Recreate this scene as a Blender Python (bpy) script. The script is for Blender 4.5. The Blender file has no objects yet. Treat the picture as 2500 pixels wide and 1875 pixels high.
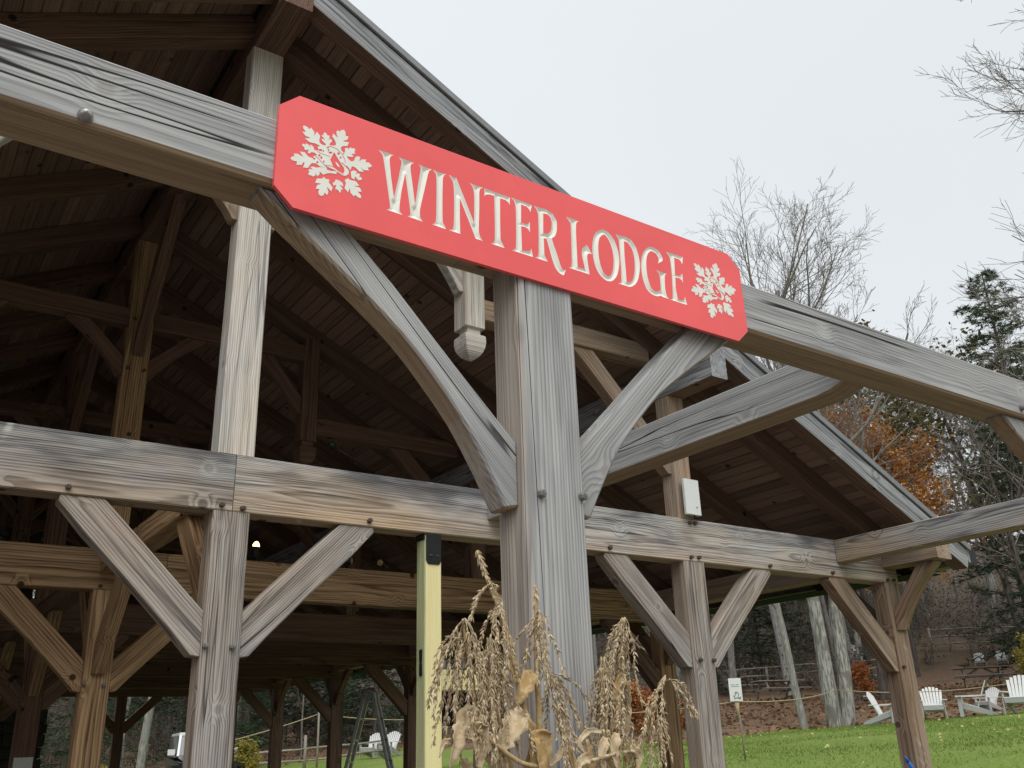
import bpy, bmesh, math, random
import numpy as np
from mathutils import Vector, Matrix, geometry

scene = bpy.context.scene
COL = scene.collection
RND = random.Random(11)

# ------------------------------------------------------------------ camera
cam_d = bpy.data.cameras.new("camera")
cam = bpy.data.objects.new("camera", cam_d)
COL.objects.link(cam)
_r = Vector((0.823607, -0.566255, -0.032039)); _u = Vector((-0.181742, -0.317009, 0.930846)); _f = Vector((0.537253, 0.760829, 0.364003))
EYE = 1.6
cam.matrix_world = Matrix(((_r.x, _u.x, -_f.x, 0), (_r.y, _u.y, -_f.y, 0), (_r.z, _u.z, -_f.z, EYE), (0, 0, 0, 1)))
cam_d.sensor_width = 36.0
cam_d.lens = 32.2225
cam_d.clip_start = 0.05
cam_d.clip_end = 2000
scene.camera = cam

# ------------------------------------------------------------------ overcast sky
SUN_EL, SUN_AZ = math.radians(52), math.radians(205)      # azimuth clockwise from +Y
world = bpy.data.worlds.new("World"); scene.world = world
world.use_nodes = True
wt = world.node_tree; wt.nodes.clear()
wo = wt.nodes.new("ShaderNodeOutputWorld"); bg = wt.nodes.new("ShaderNodeBackground")
sky = wt.nodes.new("ShaderNodeTexSky"); sky.sky_type = 'NISHITA'; sky.sun_disc = False
sky.sun_elevation = SUN_EL; sky.sun_rotation = SUN_AZ; sky.dust_density = 3.0
sc_ = wt.nodes.new("ShaderNodeVectorMath"); sc_.operation = 'SCALE'; sc_.inputs['Scale'].default_value = 0.11
wt.links.new(sky.outputs[0], sc_.inputs[0])
tc = wt.nodes.new("ShaderNodeTexCoord"); sep = wt.nodes.new("ShaderNodeSeparateXYZ")
wt.links.new(tc.outputs['Generated'], sep.inputs[0])
ramp = wt.nodes.new("ShaderNodeValToRGB")                 # cloud deck: brightest overhead
e = ramp.color_ramp.elements
e[0].position = 0.0; e[0].color = (0.745, 0.775, 0.79, 1)
e[1].position = 1.0; e[1].color = (1.12, 1.15, 1.17, 1)
k = ramp.color_ramp.elements.new(0.70); k.color = (0.79, 0.83, 0.85, 1)
wt.links.new(sep.outputs['Z'], ramp.inputs[0])
ns = wt.nodes.new("ShaderNodeTexNoise"); ns.inputs['Scale'].default_value = 1.6; ns.inputs['Detail'].default_value = 3
wt.links.new(tc.outputs['Generated'], ns.inputs['Vector'])
mr = wt.nodes.new("ShaderNodeMapRange"); mr.inputs['From Min'].default_value = .3; mr.inputs['From Max'].default_value = .7
mr.inputs['To Min'].default_value = .965; mr.inputs['To Max'].default_value = 1.03
wt.links.new(ns.outputs['Fac'], mr.inputs['Value'])
ml = wt.nodes.new("ShaderNodeVectorMath"); ml.operation = 'SCALE'
wt.links.new(ramp.outputs[0], ml.inputs[0]); wt.links.new(mr.outputs[0], ml.inputs['Scale'])
mx = wt.nodes.new("ShaderNodeMix"); mx.data_type = 'RGBA'; mx.inputs['Factor'].default_value = 0.10
wt.links.new(ml.outputs[0], mx.inputs[6]); wt.links.new(sc_.outputs[0], mx.inputs[7])
wt.links.new(mx.outputs[2], bg.inputs['Color']); bg.inputs['Strength'].default_value = 1.0
wt.links.new(bg.outputs[0], wo.inputs['Surface'])

sun_d = bpy.data.lights.new("sun", 'SUN'); sun_d.energy = 1.5; sun_d.angle = math.radians(50); sun_d.color = (1.0, .97, .93)
sun = bpy.data.objects.new("sun", sun_d); COL.objects.link(sun)
_sd = Vector((math.sin(SUN_AZ) * math.cos(SUN_EL), math.cos(SUN_AZ) * math.cos(SUN_EL), math.sin(SUN_EL)))
sun.rotation_euler = _sd.to_track_quat('Z', 'Y').to_euler(); sun.location = (0, -10, 30)

scene.view_settings.view_transform = 'Standard'; scene.view_settings.look = 'None'
scene.view_settings.gamma = 1; scene.view_settings.exposure = 0.18; scene.view_settings.use_curve_mapping = False
scene.cycles.use_denoising = True
scene.cycles.max_bounces = 5; scene.cycles.diffuse_bounces = 3; scene.cycles.transparent_max_bounces = 6

# ------------------------------------------------------------------ helpers
MW = {}
def reg(o, parent, M):
    COL.objects.link(o)
    MW[o.name] = M
    if parent is not None:
        o.parent = parent
        o.matrix_basis = MW[parent.name].inverted() @ M
    else:
        o.matrix_basis = M
    return o
def tag(o, label=None, cat=None, group=None, kind=None):
    if label: o["label"] = label
    if cat: o["category"] = cat
    if group: o["group"] = group
    if kind: o["kind"] = kind
    return o
def empty(name, loc, rz=0.0, label=None, cat=None, group=None, s=1.0):
    o = bpy.data.objects.new(name, None); o.empty_display_size = .2
    reg(o, None, Matrix.Translation(loc) @ Matrix.Rotation(rz, 4, 'Z') @ Matrix.Scale(s, 4))
    return tag(o, label, cat, group)
def mesh_np(name, V, F, mat=None, smooth=False):
    me = bpy.data.meshes.new(name)
    me.from_pydata([tuple(v) for v in V], [], [tuple(f) for f in F])
    if mat: me.materials.append(mat)
    if smooth: me.polygons.foreach_set("use_smooth", [True] * len(me.polygons))
    me.update()
    return me
def mesh_arr(name, V, Q, mat, n=4, smooth=False):
    """fast path: V (k,3) float array, Q (m,n) int array"""
    me = bpy.data.meshes.new(name)
    V = np.asarray(V, np.float32); Q = np.asarray(Q, np.int32)
    me.vertices.add(len(V)); me.vertices.foreach_set("co", V.ravel())
    me.loops.add(Q.size); me.loops.foreach_set("vertex_index", Q.ravel())
    me.polygons.add(len(Q)); me.polygons.foreach_set("loop_start", np.arange(0, Q.size, n, dtype=np.int32))
    me.polygons.foreach_set("loop_total", np.full(len(Q), n, np.int32))
    if smooth: me.polygons.foreach_set("use_smooth", np.ones(len(Q), bool))
    if mat: me.materials.append(mat)
    me.update(calc_edges=True); me.validate()
    return me
def obj(name, me, parent=None, M=None):
    o = bpy.data.objects.new(name, me)
    return reg(o, parent, M if M is not None else (MW[parent.name] if parent is not None else Matrix.Identity(4)))
def dup(root, M, label=None, group=None):
    def rec(o, par, Mo):
        c = o.copy(); COL.objects.link(c); MW[c.name] = Mo
        if par is not None:
            c.parent = par; c.matrix_basis = o.matrix_basis.copy()
        else:
            c.matrix_basis = Mo
        for ch in [x for x in o.children]: rec(ch, c, Mo @ ch.matrix_basis)
        return c
    r = rec(root, None, M)
    if label: r["label"] = label
    if group: r["group"] = group
    return r
def frame(x, up=(0, 0, 1), org=(0, 0, 0)):
    x = Vector(x).normalized(); up = Vector(up)
    y = up.cross(x)
    if y.length < 1e-5: y = Vector((0, 1, 0)).cross(x)
    y.normalize(); z = x.cross(y)
    return Matrix(((x.x, y.x, z.x, org[0]), (x.y, y.y, z.y, org[1]), (x.z, y.z, z.z, org[2]), (0, 0, 0, 1)))
def chamfer_box(L, w, h, c=.006, seg=1, wob=0.0, rr=None):
    """length along +X from 0..L, centred in y and z, chamfered arrises"""
    prof = [(-w/2+c, -h/2), (w/2-c, -h/2), (w/2, -h/2+c), (w/2, h/2-c), (w/2-c, h/2), (-w/2+c, h/2), (-w/2, h/2-c), (-w/2, -h/2+c)]
    V = []; F = []
    for i in range(seg + 1):
        x = L * i / seg
        dy = (rr.uniform(-wob, wob) if rr and 0 < i < seg else 0); dz = (rr.uniform(-wob, wob) if rr and 0 < i < seg else 0)
        for (y, z) in prof:
            V.append((x, y + dy, z + dz + ((rr.uniform(-wob, wob) * .5) if rr and 0 < i < seg else 0)))
    for i in range(seg):
        for j in range(8):
            a = i*8+j; b = i*8+(j+1) % 8
            F.append((a, b, b+8, a+8))
    F.append(tuple(range(7, -1, -1))); F.append(tuple(range(seg*8, seg*8+8)))
    return V, F
def timber(name, p0, p1, w, h, mat, parent, up=(0, 0, 1), c=.006, wob=.0012):
    """w: across (local y), h: local z"""
    p0 = Vector(p0); p1 = Vector(p1); L = (p1-p0).length
    seg = max(1, min(14, int(L / .35)))
    V, F = chamfer_box(L, w, h, c, seg, wob, RND)
    return obj(name, mesh_np(name, V, F, mat), parent, frame(p1-p0, up, p0))
def boxXYZ(name, x0, x1, y0, y1, z0, z1, mat, parent, axis='X', c=.006):
    """axis-aligned timber with its grain along `axis`"""
    cx, cy, cz = (x0+x1)/2, (y0+y1)/2, (z0+z1)/2
    if axis == 'X': return timber(name, (x0, cy, cz), (x1, cy, cz), y1-y0, z1-z0, mat, parent, c=c)
    if axis == 'Y': return timber(name, (cx, y0, cz), (cx, y1, cz), x1-x0, z1-z0, mat, parent, c=c)
    return timber(name, (cx, cy, z0), (cx, cy, z1), x1-x0, y1-y0, mat, parent, up=(0, 1, 0), c=c)
def prism(name, poly, t0, t1, mat, parent, plane='XZ', grain=None, c=.004):
    """polygon in a vertical plane (XZ at y=t0..t1, or YZ at x=t0..t1), arrises bevelled; grain = (from, to) in plane coords"""
    def P(u, v, t): return Vector((u, t, v)) if plane == 'XZ' else Vector((t, u, v))
    g0, g1 = grain if grain else (poly[0], poly[len(poly)//2])
    x = (P(*g1, 0) - P(*g0, 0)).normalized()
    nrm = Vector((0, 1, 0)) if plane == 'XZ' else Vector((1, 0, 0))
    org = P(*g0, (t0+t1)/2)
    z = x.cross(nrm)
    M = Matrix(((x.x, nrm.x, z.x, org.x), (x.y, nrm.y, z.y, org.y), (x.z, nrm.z, z.z, org.z), (0, 0, 0, 1)))
    Mi = M.inverted()
    bm = bmesh.new()
    a = [bm.verts.new(Mi @ P(u, v, t0)) for u, v in poly]; b = [bm.verts.new(Mi @ P(u, v, t1)) for u, v in poly]
    n = len(poly)
    bm.faces.new(a); bm.faces.new(b[::-1])
    for i in range(n): bm.faces.new((a[i], b[i], b[(i+1) % n], a[(i+1) % n]))
    bmesh.ops.recalc_face_normals(bm, faces=bm.faces)
    if c:
        ed = [e_ for e_ in bm.edges if len(e_.link_faces) == 2 and e_.calc_face_angle(0) > .6]
        bmesh.ops.bevel(bm, geom=ed, offset=c, segments=1, affect='EDGES')
    bmesh.ops.triangulate(bm, faces=[f_ for f_ in bm.faces if len(f_.verts) > 4])
    me = bpy.data.meshes.new(name); bm.to_mesh(me); bm.free(); me.materials.append(mat)
    return obj(name, me, parent, M)
def tube_arr(pts, radii, sides=6):
    """polyline tube -> V, Q(list)"""
    pts = [Vector(p) for p in pts]; n = len(pts)
    V = []; Q = []
    ref = Vector((.31, .21, .93))
    for i, p in enumerate(pts):
        d = (pts[min(i+1, n-1)] - pts[max(i-1, 0)])
        if d.length < 1e-9: d = Vector((0, 0, 1))
        d.normalize()
        a = d.cross(ref)
        if a.length < .1: a = d.cross(Vector((1, 0, 0)))
        a.normalize(); b = d.cross(a)
        r = radii[i] if hasattr(radii, '__len__') else radii
        for s in range(sides):
            t = 2*math.pi*s/sides
            V.append(p + a*(r*math.cos(t)) + b*(r*math.sin(t)))
    for i in range(n-1):
        for s in range(sides):
            a = i*sides+s; b = i*sides+(s+1) % sides
            Q.append((a, b, b+sides, a+sides))
    return V, Q
def tube(name, pts, r, mat, parent=None, sides=6, caps=True, smooth=True):
    V, Q = tube_arr(pts, r, sides)
    F = list(Q)
    if caps:
        F.append(tuple(range(sides-1, -1, -1))); F.append(tuple(range(len(V)-sides, len(V))))
    M = MW[parent.name] if parent is not None else Matrix.Identity(4)
    Mi = M.inverted()
    return obj(name, mesh_np(name, [Mi @ v for v in V], F, mat, smooth), parent, M)
class Acc:
    def __init__(s): s.V = []; s.F = []
    def add(s, V, F):
        b = len(s.V); s.V += [tuple(v) for v in V]; s.F += [tuple(i+b for i in f) for f in F]; return s
    def box(s, x0, x1, y0, y1, z0, z1):
        return s.add([(x0,y0,z0),(x1,y0,z0),(x1,y1,z0),(x0,y1,z0),(x0,y0,z1),(x1,y0,z1),(x1,y1,z1),(x0,y1,z1)],
              [(0,3,2,1),(4,5,6,7),(0,1,5,4),(1,2,6,5),(2,3,7,6),(3,0,4,7)])
    def bar(s, p0, p1, w, h, c=.004, up=(0,0,1)):
        M = frame(Vector(p1)-Vector(p0), up, p0); V, F = chamfer_box((Vector(p1)-Vector(p0)).length, w, h, c)
        return s.add([M @ Vector(v) for v in V], F)
    def tube(s, pts, r, sides=6):
        V, Q = tube_arr(pts, r, sides)
        return s.add(V, list(Q) + [tuple(range(sides-1,-1,-1)), tuple(range(len(V)-sides, len(V)))])
    def build(s, name, mat, parent=None, smooth=False):
        return obj(name, mesh_np(name, s.V, s.F, mat, smooth), parent)

# ------------------------------------------------------------------ materials
class NT:
    def __init__(s, name):
        s.m = bpy.data.materials.new(name); s.m.use_nodes = True; s.t = s.m.node_tree; s.t.nodes.clear()
        s.out = s.t.nodes.new("ShaderNodeOutputMaterial"); s.b = s.t.nodes.new("ShaderNodeBsdfPrincipled")
        s.t.links.new(s.b.outputs[0], s.out.inputs[0])
    def n(s, t, **kw):
        x = s.t.nodes.new("ShaderNode" + t)
        for k_, v in kw.items(): setattr(x, k_, v)
        return x
    def put(s, sock, v):
        if isinstance(v, bpy.types.NodeSocket): s.t.links.new(v, sock)
        elif isinstance(v, (tuple, list)) and len(v) == 3 and sock.type == 'RGBA': sock.default_value = (*v, 1)
        else: sock.default_value = v
    def math(s, op, a, b=None, c=None, clamp=False):
        x = s.n("Math", operation=op, use_clamp=clamp)
        s.put(x.inputs[0], a)
        if b is not None: s.put(x.inputs[1], b)
        if c is not None: s.put(x.inputs[2], c)
        return x.outputs[0]
    def vmath(s, op, a, b=None):
        x = s.n("VectorMath", operation=op); s.put(x.inputs[0], a)
        if b is not None: s.put(x.inputs[1], b)
        return x.outputs[0]
    def mix(s, f, a, b, blend='MIX'):
        x = s.n("Mix", data_type='RGBA', blend_type=blend); s.put(x.inputs[0], f); s.put(x.inputs[6], a); s.put(x.inputs[7], b)
        return x.outputs[2]
    def rng(s, v, a, b, c=0.0, d=1.0, smooth=True):
        x = s.n("MapRange", interpolation_type='SMOOTHSTEP' if smooth else 'LINEAR'); s.put(x.inputs[0], v)
        for i, q in enumerate((a, b, c, d)): x.inputs[1+i].default_value = q
        return x.outputs[0]
    def noise(s, vec, scale, detail=2, rough=.5, dist=0.0):
        x = s.n("TexNoise"); s.put(x.inputs['Vector'], vec); x.inputs['Scale'].default_value = scale
        x.inputs['Detail'].default_value = detail; x.inputs['Roughness'].default_value = rough; x.inputs['Distortion'].default_value = dist
        return x.outputs['Fac']
    def comb(s, x, y, z):
        c = s.n("CombineXYZ"); s.put(c.inputs[0], x); s.put(c.inputs[1], y); s.put(c.inputs[2], z); return c.outputs[0]
    def sepx(s, v):
        c = s.n("SeparateXYZ"); s.put(c.inputs[0], v); return c.outputs
    def bump(s, h, strength=.5, dist=.002):
        x = s.n("Bump"); x.inputs['Strength'].default_value = strength; x.inputs['Distance'].default_value = dist
        s.put(x.inputs['Height'], h); s.t.links.new(x.outputs[0], s.b.inputs['Normal'])
    def fin(s, col, rough=.7, spec=.3, metal=0.0):
        s.put(s.b.inputs['Base Color'], col); s.put(s.b.inputs['Roughness'], rough)
        s.b.inputs['Specular IOR Level'].default_value = spec; s.b.inputs['Metallic'].default_value = metal
        return s.m

def wood(name, gL, gD, bL, bD, gmix, ring=120., under=True, stain=.5, crack=.6, bump=.6, contrast=1.0, bleach=.5, gscale=1.0, patch=1.6, top=0.0, fleck=0.0, side=0.0, swirl=.020, rv=.12):
    s = NT(name)
    tc = s.n("TexCoord").outputs['Object']; rnd = s.n("ObjectInfo").outputs['Random']
    off = s.math('MULTIPLY', rnd, 53.7)
    P = s.vmath('ADD', tc, s.comb(off, s.math('MULTIPLY', rnd, 7.1), 0.0))
    warp = s.noise(s.vmath('MULTIPLY', P, (.55, 2.6, 2.6)), 1.0, 2)
    vor = s.n("TexVoronoi", feature='F1'); s.put(vor.inputs['Vector'], P); vor.inputs['Scale'].default_value = 3.7*gscale
    kd = vor.outputs['Distance']
    kswirl = s.rng(kd, 0.32, 0.0)
    kcore = s.rng(kd, 0.12, 0.07)
    ox, oy, oz = s.sepx(tc)
    r2 = s.math('FRACT', s.math('MULTIPLY', rnd, 917.3))
    y_ = s.math('ADD', s.math('ADD', oy, s.math('MULTIPLY', s.math('SUBTRACT', r2, .5), .30)), s.math('MULTIPLY', warp, .05))
    z_ = s.math('ADD', s.math('ADD', oz, s.math('MULTIPLY', s.math('SUBTRACT', rnd, .5), .30)), s.math('MULTIPLY', warp, .06))
    r = s.math('SQRT', s.math('ADD', s.math('MULTIPLY', y_, y_), s.math('MULTIPLY', z_, z_)))
    fine = s.noise(s.vmath('MULTIPLY', P, (1.6, 16, 16)), 1.0, 2)
    t = s.math('ADD', s.math('MULTIPLY', s.math('ADD', r, s.math('MULTIPLY', kswirl, swirl)), ring), s.math('MULTIPLY', fine, 1.8))
    fr = s.math('FRACT', t)
    late = s.math('MULTIPLY', s.rng(fr, .2, .85), s.rng(fr, 1.0, .88))
    fib = s.noise(s.vmath('MULTIPLY', P, (4, 150, 150)), 1.0, 2, .65)
    med = s.noise(s.vmath('MULTIPLY', P, (.9, 34, 34)), 1.0, 3, .62)
    fac = s.math('ADD', s.math('MULTIPLY', late, .46*contrast), s.math('ADD', s.math('MULTIPLY', s.math('SUBTRACT', fib, .5), 1.0*contrast), s.math('MULTIPLY', s.math('SUBTRACT', med, .40), 1.6*contrast)), clamp=True)
    G = s.mix(fac, gL, gD); B = s.mix(fac, bL, bD)
    pn = s.noise(s.vmath('MULTIPLY', P, (.9, 3.2, 3.2)), 1.0, 3, .66)
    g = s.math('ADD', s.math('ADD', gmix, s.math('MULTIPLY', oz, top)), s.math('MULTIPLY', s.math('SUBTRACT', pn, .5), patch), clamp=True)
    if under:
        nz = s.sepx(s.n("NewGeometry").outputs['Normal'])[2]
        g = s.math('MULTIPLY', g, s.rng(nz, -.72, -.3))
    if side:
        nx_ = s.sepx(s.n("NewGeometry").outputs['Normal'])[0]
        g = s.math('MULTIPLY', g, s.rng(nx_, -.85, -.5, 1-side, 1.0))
    col = s.mix(g, B, G)
    sn = s.noise(s.vmath('ADD', s.vmath('MULTIPLY', P, (1.1, 5.0, 5.0)), (31.0, 7, 3)), 1.0, 3, .7)
    st = s.rng(s.math('ADD', sn, s.math('MULTIPLY', oz, top*.22)), .50, .70)
    st2 = s.math('MULTIPLY', st, s.math('MULTIPLY', stain, s.math('ADD', s.math('MULTIPLY', g, .85), .15)))
    col = s.mix(st2, col, s.mix(1.0, col, (.27, .28, .31), 'MULTIPLY'))
    # bleached knots on weathered wood, dark resinous ones on sheltered wood
    col = s.mix(s.math('MULTIPLY', s.math('MULTIPLY', s.rng(s.math('ADD', kd, s.math('MULTIPLY', s.math('SUBTRACT', fine, .5), .22)), .20, .06), s.math('MULTIPLY', g, s.rng(fib, .3, .6))), bleach), col, (.66, .65, .61))
    col = s.mix(s.math('MULTIPLY', kcore, s.math('SUBTRACT', 1.0, s.math('MULTIPLY', g, .72))), col, tuple(c_*.42 for c_ in bD))
    if fleck:
        v2 = s.n("TexVoronoi", feature='F1'); s.put(v2.inputs['Vector'], s.vmath('ADD', s.vmath('MULTIPLY', P, (5.5, 2.6, 2.6)), s.comb(s.math('MULTIPLY', warp, 2.), 3.3, s.math('MULTIPLY', fine, .6)))); v2.inputs['Scale'].default_value = 1.0
        col = s.mix(s.math('MULTIPLY', s.math('MULTIPLY', s.rng(s.math('ADD', v2.outputs['Distance'], s.math('MULTIPLY', s.math('SUBTRACT', fine, .5), .28)), .15, .0), s.rng(fib, .30, .55)), fleck), col, (.70, .69, .64))
    col = s.mix(1.0, col, s.comb(*[s.math('ADD', 1-rv, s.math('MULTIPLY', r2, 2*rv))]*3), 'MULTIPLY')
    cn = s.noise(s.vmath('ADD', s.vmath('MULTIPLY', P, (.33, 13, 13)), (3.0, 9, 1)), 1.0, 1)
    ck = s.math('MULTIPLY', s.rng(s.math('ABSOLUTE', s.math('SUBTRACT', cn, .5)), .011, .003), s.rng(s.noise(s.vmath('MULTIPLY', P, (.9, 2, 2)), 1.0, 1), .44, .54))
    col = s.mix(s.math('MULTIPLY', ck, s.math('MULTIPLY', crack, s.math('ADD', s.math('MULTIPLY', g, .75), .25))), col, (.02, .018, .016))
    s.bump(s.math('SUBTRACT', s.math('MULTIPLY', fac, -.6), s.math('MULTIPLY', ck, 1.5)), bump, .0025)
    return s.fin(col, .78, .25)

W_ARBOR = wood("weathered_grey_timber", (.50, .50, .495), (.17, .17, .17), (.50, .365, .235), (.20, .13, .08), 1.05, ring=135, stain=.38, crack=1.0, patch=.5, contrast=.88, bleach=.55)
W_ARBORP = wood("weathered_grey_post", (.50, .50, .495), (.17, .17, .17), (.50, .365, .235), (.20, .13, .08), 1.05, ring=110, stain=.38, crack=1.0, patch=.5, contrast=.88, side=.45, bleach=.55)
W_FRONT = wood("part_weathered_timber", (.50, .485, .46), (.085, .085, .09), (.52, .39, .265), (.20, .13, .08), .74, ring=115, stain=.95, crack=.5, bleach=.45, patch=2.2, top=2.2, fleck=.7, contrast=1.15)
W_FRONTR = wood("tan_weathered_timber", (.50, .485, .46), (.085, .085, .09), (.56, .42, .285), (.20, .13, .08), .60, ring=115, stain=.95, crack=.5, bleach=.45, patch=2.2, top=2.2, fleck=.7, contrast=1.15)
W_POST  = wood("weathered_post_timber", (.50, .475, .445), (.13, .12, .115), (.47, .345, .24), (.17, .11, .07), .74, ring=95, under=False, stain=.55, crack=.9, patch=1.6, contrast=1.2, fleck=.25, side=.5)
W_CORNER = wood("tan_post_timber", (.50, .44, .38), (.17, .14, .12), (.45, .31, .20), (.18, .11, .065), .30, ring=95, stain=.4, crack=.6, patch=1.6, contrast=1.1, fleck=.35)
W_KING  = wood("bleached_king_timber", (.74, .725, .69), (.24, .235, .225), (.66, .56, .44), (.33, .25, .17), .62, ring=90, under=False, stain=.5, patch=1.8, contrast=1.0, fleck=.3)
W_INNER = wood("sheltered_brown_timber", (.36, .30, .24), (.15, .11, .09), (.56, .365, .20), (.14, .072, .034), .0, swirl=.035, ring=70, stain=.2, crack=.4, contrast=1.15, patch=.4)
W_INNER2 = wood("shaded_red_timber", (.3, .26, .22), (.14, .11, .09), (.25, .15, .105), (.085, .046, .033), .0, ring=75, stain=.2, crack=.4, contrast=1.15, patch=.4)  # reddish brown, darkened in the colour for deep shade under the roof
W_BOARD = wood("roof_board_pine", (.3, .26, .22), (.14, .11, .09), (.35, .23, .17), (.18, .11, .085), .0, ring=55, under=False, stain=.3, crack=.1, contrast=.9, patch=.3, rv=.28)
W_RAKE  = wood("weathered_rake_timber", (.42, .43, .44), (.12, .125, .135), (.26, .16, .11), (.12, .07, .05), 1.0, ring=80, stain=.5, crack=.5, contrast=1.2, patch=.4, fleck=.4)
W_TREAT = wood("new_treated_pine", (.86, .78, .40), (.72, .62, .28), (.84, .77, .42), (.68, .60, .27), .5, ring=80, under=False, stain=0, crack=.1, contrast=.6, bleach=0, patch=.6)
W_TREATG = wood("green_treated_pine", (.54, .60, .33), (.30, .37, .20), (.62, .58, .33), (.38, .37, .2), .5, ring=80, under=False, stain=.5, crack=.1, contrast=.9, bleach=0, patch=2.2)
W_FENCE = wood("silvered_rail_wood", (.40, .38, .35), (.2, .18, .16), (.35, .28, .2), (.2, .14, .1), .7, ring=60, stain=.3)

def plain(name, col, rough=.6, spec=.3, metal=0., var=.12, scale=18., bump=0.):
    s = NT(name); tc = s.n("TexCoord").outputs['Object']
    nz = s.noise(tc, scale, 4, .6)
    c = s.mix(s.rng(nz, .3, .7), tuple(x*(1-var) for x in col), tuple(min(1, x*(1+var)) for x in col))
    if bump: s.bump(nz, bump, .003)
    return s.fin(c, rough, spec, metal)
M_RED = plain("sign_red_paint", (.95, .125, .125), .4, .4, var=.05, scale=3.)
M_REDEDGE = plain("sign_edge_paint", (.50, .03, .035), .5, .3, var=.05)
M_CREAM = plain("sign_cream_paint", (.88, .87, .79), .5, .3, var=.03)
M_BLACK = plain("black_powder_coat", (.012, .013, .015), .45, .4, var=.2)
M_DARKIN = plain("black_matt", (.006, .006, .007), .8, .1, var=.1)
M_STEEL = plain("grey_metal_trim", (.23, .235, .24), .45, .5, .3, var=.08)
M_ROOF = plain("grey_metal_roof", (.16, .165, .17), .4, .5, .4, var=.08)
M_BOLT = plain("dull_steel_bolt", (.42, .40, .38), .35, .5, .8, var=.25, scale=60)
M_PEG = plain("oak_peg", (.12, .09, .07), .8, .2, var=.4, scale=90)
M_PEGG = plain("grey_oak_peg", (.22, .205, .19), .8, .2, var=.4, scale=90)
M_WHITEPL = plain("white_plastic", (.80, .82, .80), .4, .4, var=.02)
M_CHAIR = plain("white_resin_lumber", (.74, .75, .74), .5, .35, var=.04)
M_CHAIRG = plain("grey_resin_lumber", (.40, .41, .41), .55, .3, var=.05)
M_ALU = plain("ladder_aluminium", (.45, .46, .47), .4, .5, .2, var=.1)
M_ROPE = plain("manila_rope", (.42, .33, .20), .9, .1, var=.2, scale=60)
M_CONC = plain("concrete_floor", (.095, .09, .085), .85, .2, var=.12, scale=4., bump=.2)
# ------------------------------------------------------------------ ground shape
def smooth(a, b, x):
    t = min(1, max(0, (x-a)/(b-a))); return t*t*(3-2*t)
AZK = [-180, -40, 10, 18, 27, 43, 90, 180]; EK = [38, 38, 40, 46, 52, 28.6, 28.6, 38]
def edge_d(x, y):
    return float(np.interp(math.degrees(math.atan2(x, y)), AZK, EK))
def hgt(x, y):
    d = math.hypot(x, y); E = edge_d(x, y)
    if d > E: px, py = x*E/d, y*E/d
    else: px, py = x, y
    hp = .749 + .05616*px - .01907*py - .36*math.exp(-((px-8.4)**2+(py-29)**2)/45)
    hp = max(hp, -.5)
    if d > E: hp += .09*min(d-E, 22) + .30*max(0, min(d-E-22, 50))
    dx = max(-6-x, 0, x-8.2); dy = max(-8-y, 0, y-22)
    q = math.hypot(dx, dy)
    s = smooth(0, 5, q)
    return hp*s
# polar sheet out to the horizon
_rad = [0, 4, 8, 10, 12, 14, 16, 18, 20, 22, 24, 26, 27, 27.8, 28.2, 28.6, 29, 29.6, 30.5, 32, 34, 37, 40, 44, 48, 52, 56, 62, 70, 80, 95, 120, 160, 240, 420, 800]
_az = np.radians(np.arange(-180, 180, 3))
V = []; Fq = []; mask = []; pave = []; deep = []
na = len(_az)
for r_ in _rad:
    for a in _az:
        x, y = r_*math.sin(a), r_*math.cos(a)
        jit = .12*math.sin(a*23)+.1*math.sin(a*57+1)
        V.append((x, y, hgt(x, y) + (0.05*math.sin(x*.9)*math.sin(y*.7) if r_ > 12 else 0)))
        mask.append(1.0 if r_ < edge_d(x, y)+.3+jit*2 else 0.0)
        deep.append(smooth(20, 32, r_-edge_d(x, y)))
        pave.append(1.0 if (x < 8.7 and y < 23.5) or r_ < 9 else 0.0)
for i in range(len(_rad)-1):
    for j in range(na):
        a = i*na+j; b = i*na+(j+1) % na
        Fq.append((a, b, b+na, a+na))
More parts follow.
